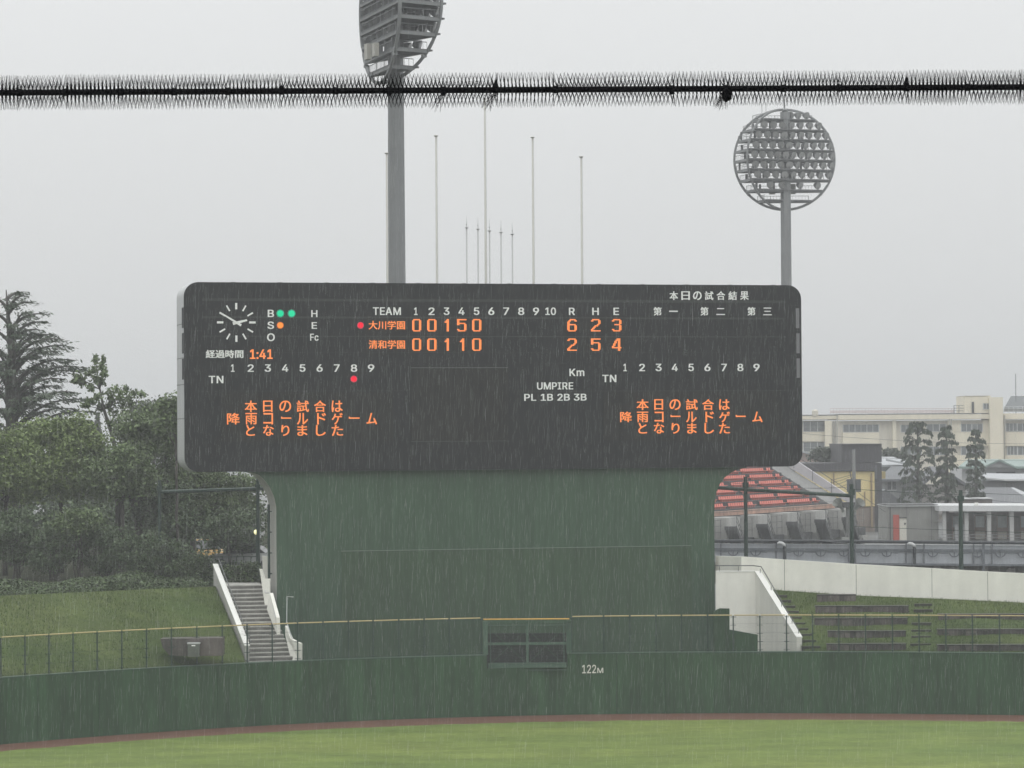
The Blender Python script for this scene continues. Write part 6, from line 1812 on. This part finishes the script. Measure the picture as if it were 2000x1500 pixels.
# ------------------------------------------------------------------ behind the trees on the left: houses and cars
GHL = 'houses glimpsed through the trees'
for x0, x1, y0, d, l in [(415, 500, 1000, 225, 'white walled house glimpsed between the trees under the scoreboard arch'), (330, 400, 1008, 232, 'pale house glimpsed between the tree trunks left of the arch')]:
    t = thing('pale_house', l, 'house', P((x0 + x1) / 2, 1070, d), GHL)
    mb = MB(); R(mb, x0, y0, x1, 1080, d, 8); mb.build('wall', C('pale_house_wall', (.42, .425, .425), .7, .05), t)
    mb = MB(); slope(mb, [(x0 - 6, y0 + 2), (x1 + 6, y0 + 2)], [(x0 + 8, y0 - 20), (x1 - 8, y0 - 20)], d - .7, d + 4); mb.build('roof', SL2, t)
    for k in range(2):
        xx = x0 + (x1 - x0) * (.2 + .42 * k)
        mb = MB(); R(mb, xx, y0 + 12, xx + 15, y0 + 30, d - .06, .08); o = mb.build('window', GLASSD, t)
        mb = MB(); R(mb, xx - .8, y0 + 30, xx + 15.8, y0 + 31.5, d - .12, .1); R(mb, xx + 7, y0 + 12, xx + 8, y0 + 30, d - .1, .05); mb.build('sill', FRM, o)
def car(cx, d, c, label, rot):
    p = P(cx, 1100, d)
    t = thing('parked_car', label, 'car', (0, 0, 0), 'parked cars behind the stairs')
    body = C('car_paint_' + label.split()[0], c, .25, .02, spec=.6)
    mb = MB()
    prof = [(-2.1, .25), (-2.15, .7), (-1.95, .85), (-1.3, .92), (1.1, .95), (1.95, .8), (2.15, .6), (2.1, .25)]
    mb.prism([V((x, -.82, z)) for x, z in prof], (0, 1.64, 0)); mb.build('body', body, t)
    mb = MB(); mb.prism([V((x, -.72, z)) for x, z in [(-1.25, .93), (-.85, 1.42), (.6, 1.45), (1.25, .96)]], (0, 1.44, 0)); cabn = mb.build('cabin', GLASSD, t)
    mb = MB(); mb.prism([V((x, -.7, z)) for x, z in [(-.8, 1.43), (-.7, 1.49), (.5, 1.5), (.58, 1.455)]], (0, 1.4, 0)); mb.build('roof', body, t)
    for x in (-1.3, 1.3):
        for y in (-.84, .7):
            mb = MB(); mb.tube([(x, y, .32), (x, y + .16, .32)], .32, 14); wh = mb.build('wheel', FD, t)
            mb = MB(); mb.tube([(x, y - .01, .32), (x, y + .17, .32)], .18, 10); mb.build('rim', C('rim_grey', (.4, .4, .4), .4), wh)
    for s in (-.55, .55):
        mb = MB(); mb.box((2.12, s, .68), (.1, .34, .14)); mb.build('headlight', C('headlight_glass', (.6, .6, .56), .2), t)
    t.location = (p.x, d, TERR); t.rotation_euler = (0, 0, rot)
car(407, 181, (.62, .36, .06), 'yellow parked car half hidden by the trees at the stair top', -1.45)
car(482, 174, (.55, .56, .57), 'white parked car half hidden behind the shrubs at the stair top', -.15)
tk = thing('grey_fence', 'dark rail fence behind the stair top', 'fence', P(460, 1110, 168))
mb = MB()
for y in (1088, 1100):
    mb.bar(P(390, y, 168), P(505, y - 1, 168), .03, 4)
for k in range(9):
    a = P(392 + 14 * k, 1086, 168); mb.bar(a, V((a.x, a.y, TERR)), .03, 4)
mb.build('rail', M['greensteel'], tk)
# ------------------------------------------------------------------ rain and wet air
N_R = 90000
x = rng.uniform(-34, 34, N_R); y = 40 + 118 * rng.random(N_R) ** .7; z = rng.uniform(0, 30, N_R)
keep_ = (np.abs(x) < y * .185 + 3) & (z - HC < y * .09 + 3) & (HC - z < y * .13 + 3)
x, y, z = x[keep_], y[keep_], z[keep_]
n = len(x)
ln = rng.uniform(.16, .36, n); tw_ = rng.normal(.02, .02, n); wd = rng.uniform(.0004, .0007, n)
c = np.stack([x, y, z], 1)
q = np.empty((n, 3, 4, 3))
for k in range(3):                               # three faces round each falling thread of water
    a0, a1 = k * 2.0944, (k + 1) * 2.0944
    for j, (a, s) in enumerate(((a0, -1), (a1, -1), (a1, 1), (a0, 1))):
        q[:, k, j, 0] = x + np.cos(a) * wd + tw_ * ln * s
        q[:, k, j, 1] = y + np.sin(a) * wd
        q[:, k, j, 2] = z + s * ln / 2
rain = build_quads('rain', q.reshape(-1, 4, 3), mat('rain_water', (.75, .76, .77), .2, 0, spec=.5))
tag(rain, 'steady rain falling over the field', 'rain', None, 'stuff')
mb = MB(); mb.bx(-1500, 1500, -60, 2400, -1.6, 52)
hz = mb.build('haze', M['soil'])
tag(hz, 'pale rain haze filling the air', 'haze', None, 'stuff')
hm = bpy.data.materials.new('haze_air'); hm.use_nodes = True
t = hm.node_tree
t.nodes.clear()
out = t.nodes.new('ShaderNodeOutputMaterial')
pvn = t.nodes.new('ShaderNodeVolumePrincipled')
pvn.inputs['Color'].default_value = (.93, .95, .96, 1)
pvn.inputs['Density'].default_value = 0.00063
pvn.inputs['Anisotropy'].default_value = 0.0
t.links.new(pvn.outputs[0], out.inputs['Volume'])
hz.data.materials[0] = hm
hz.visible_shadow = True
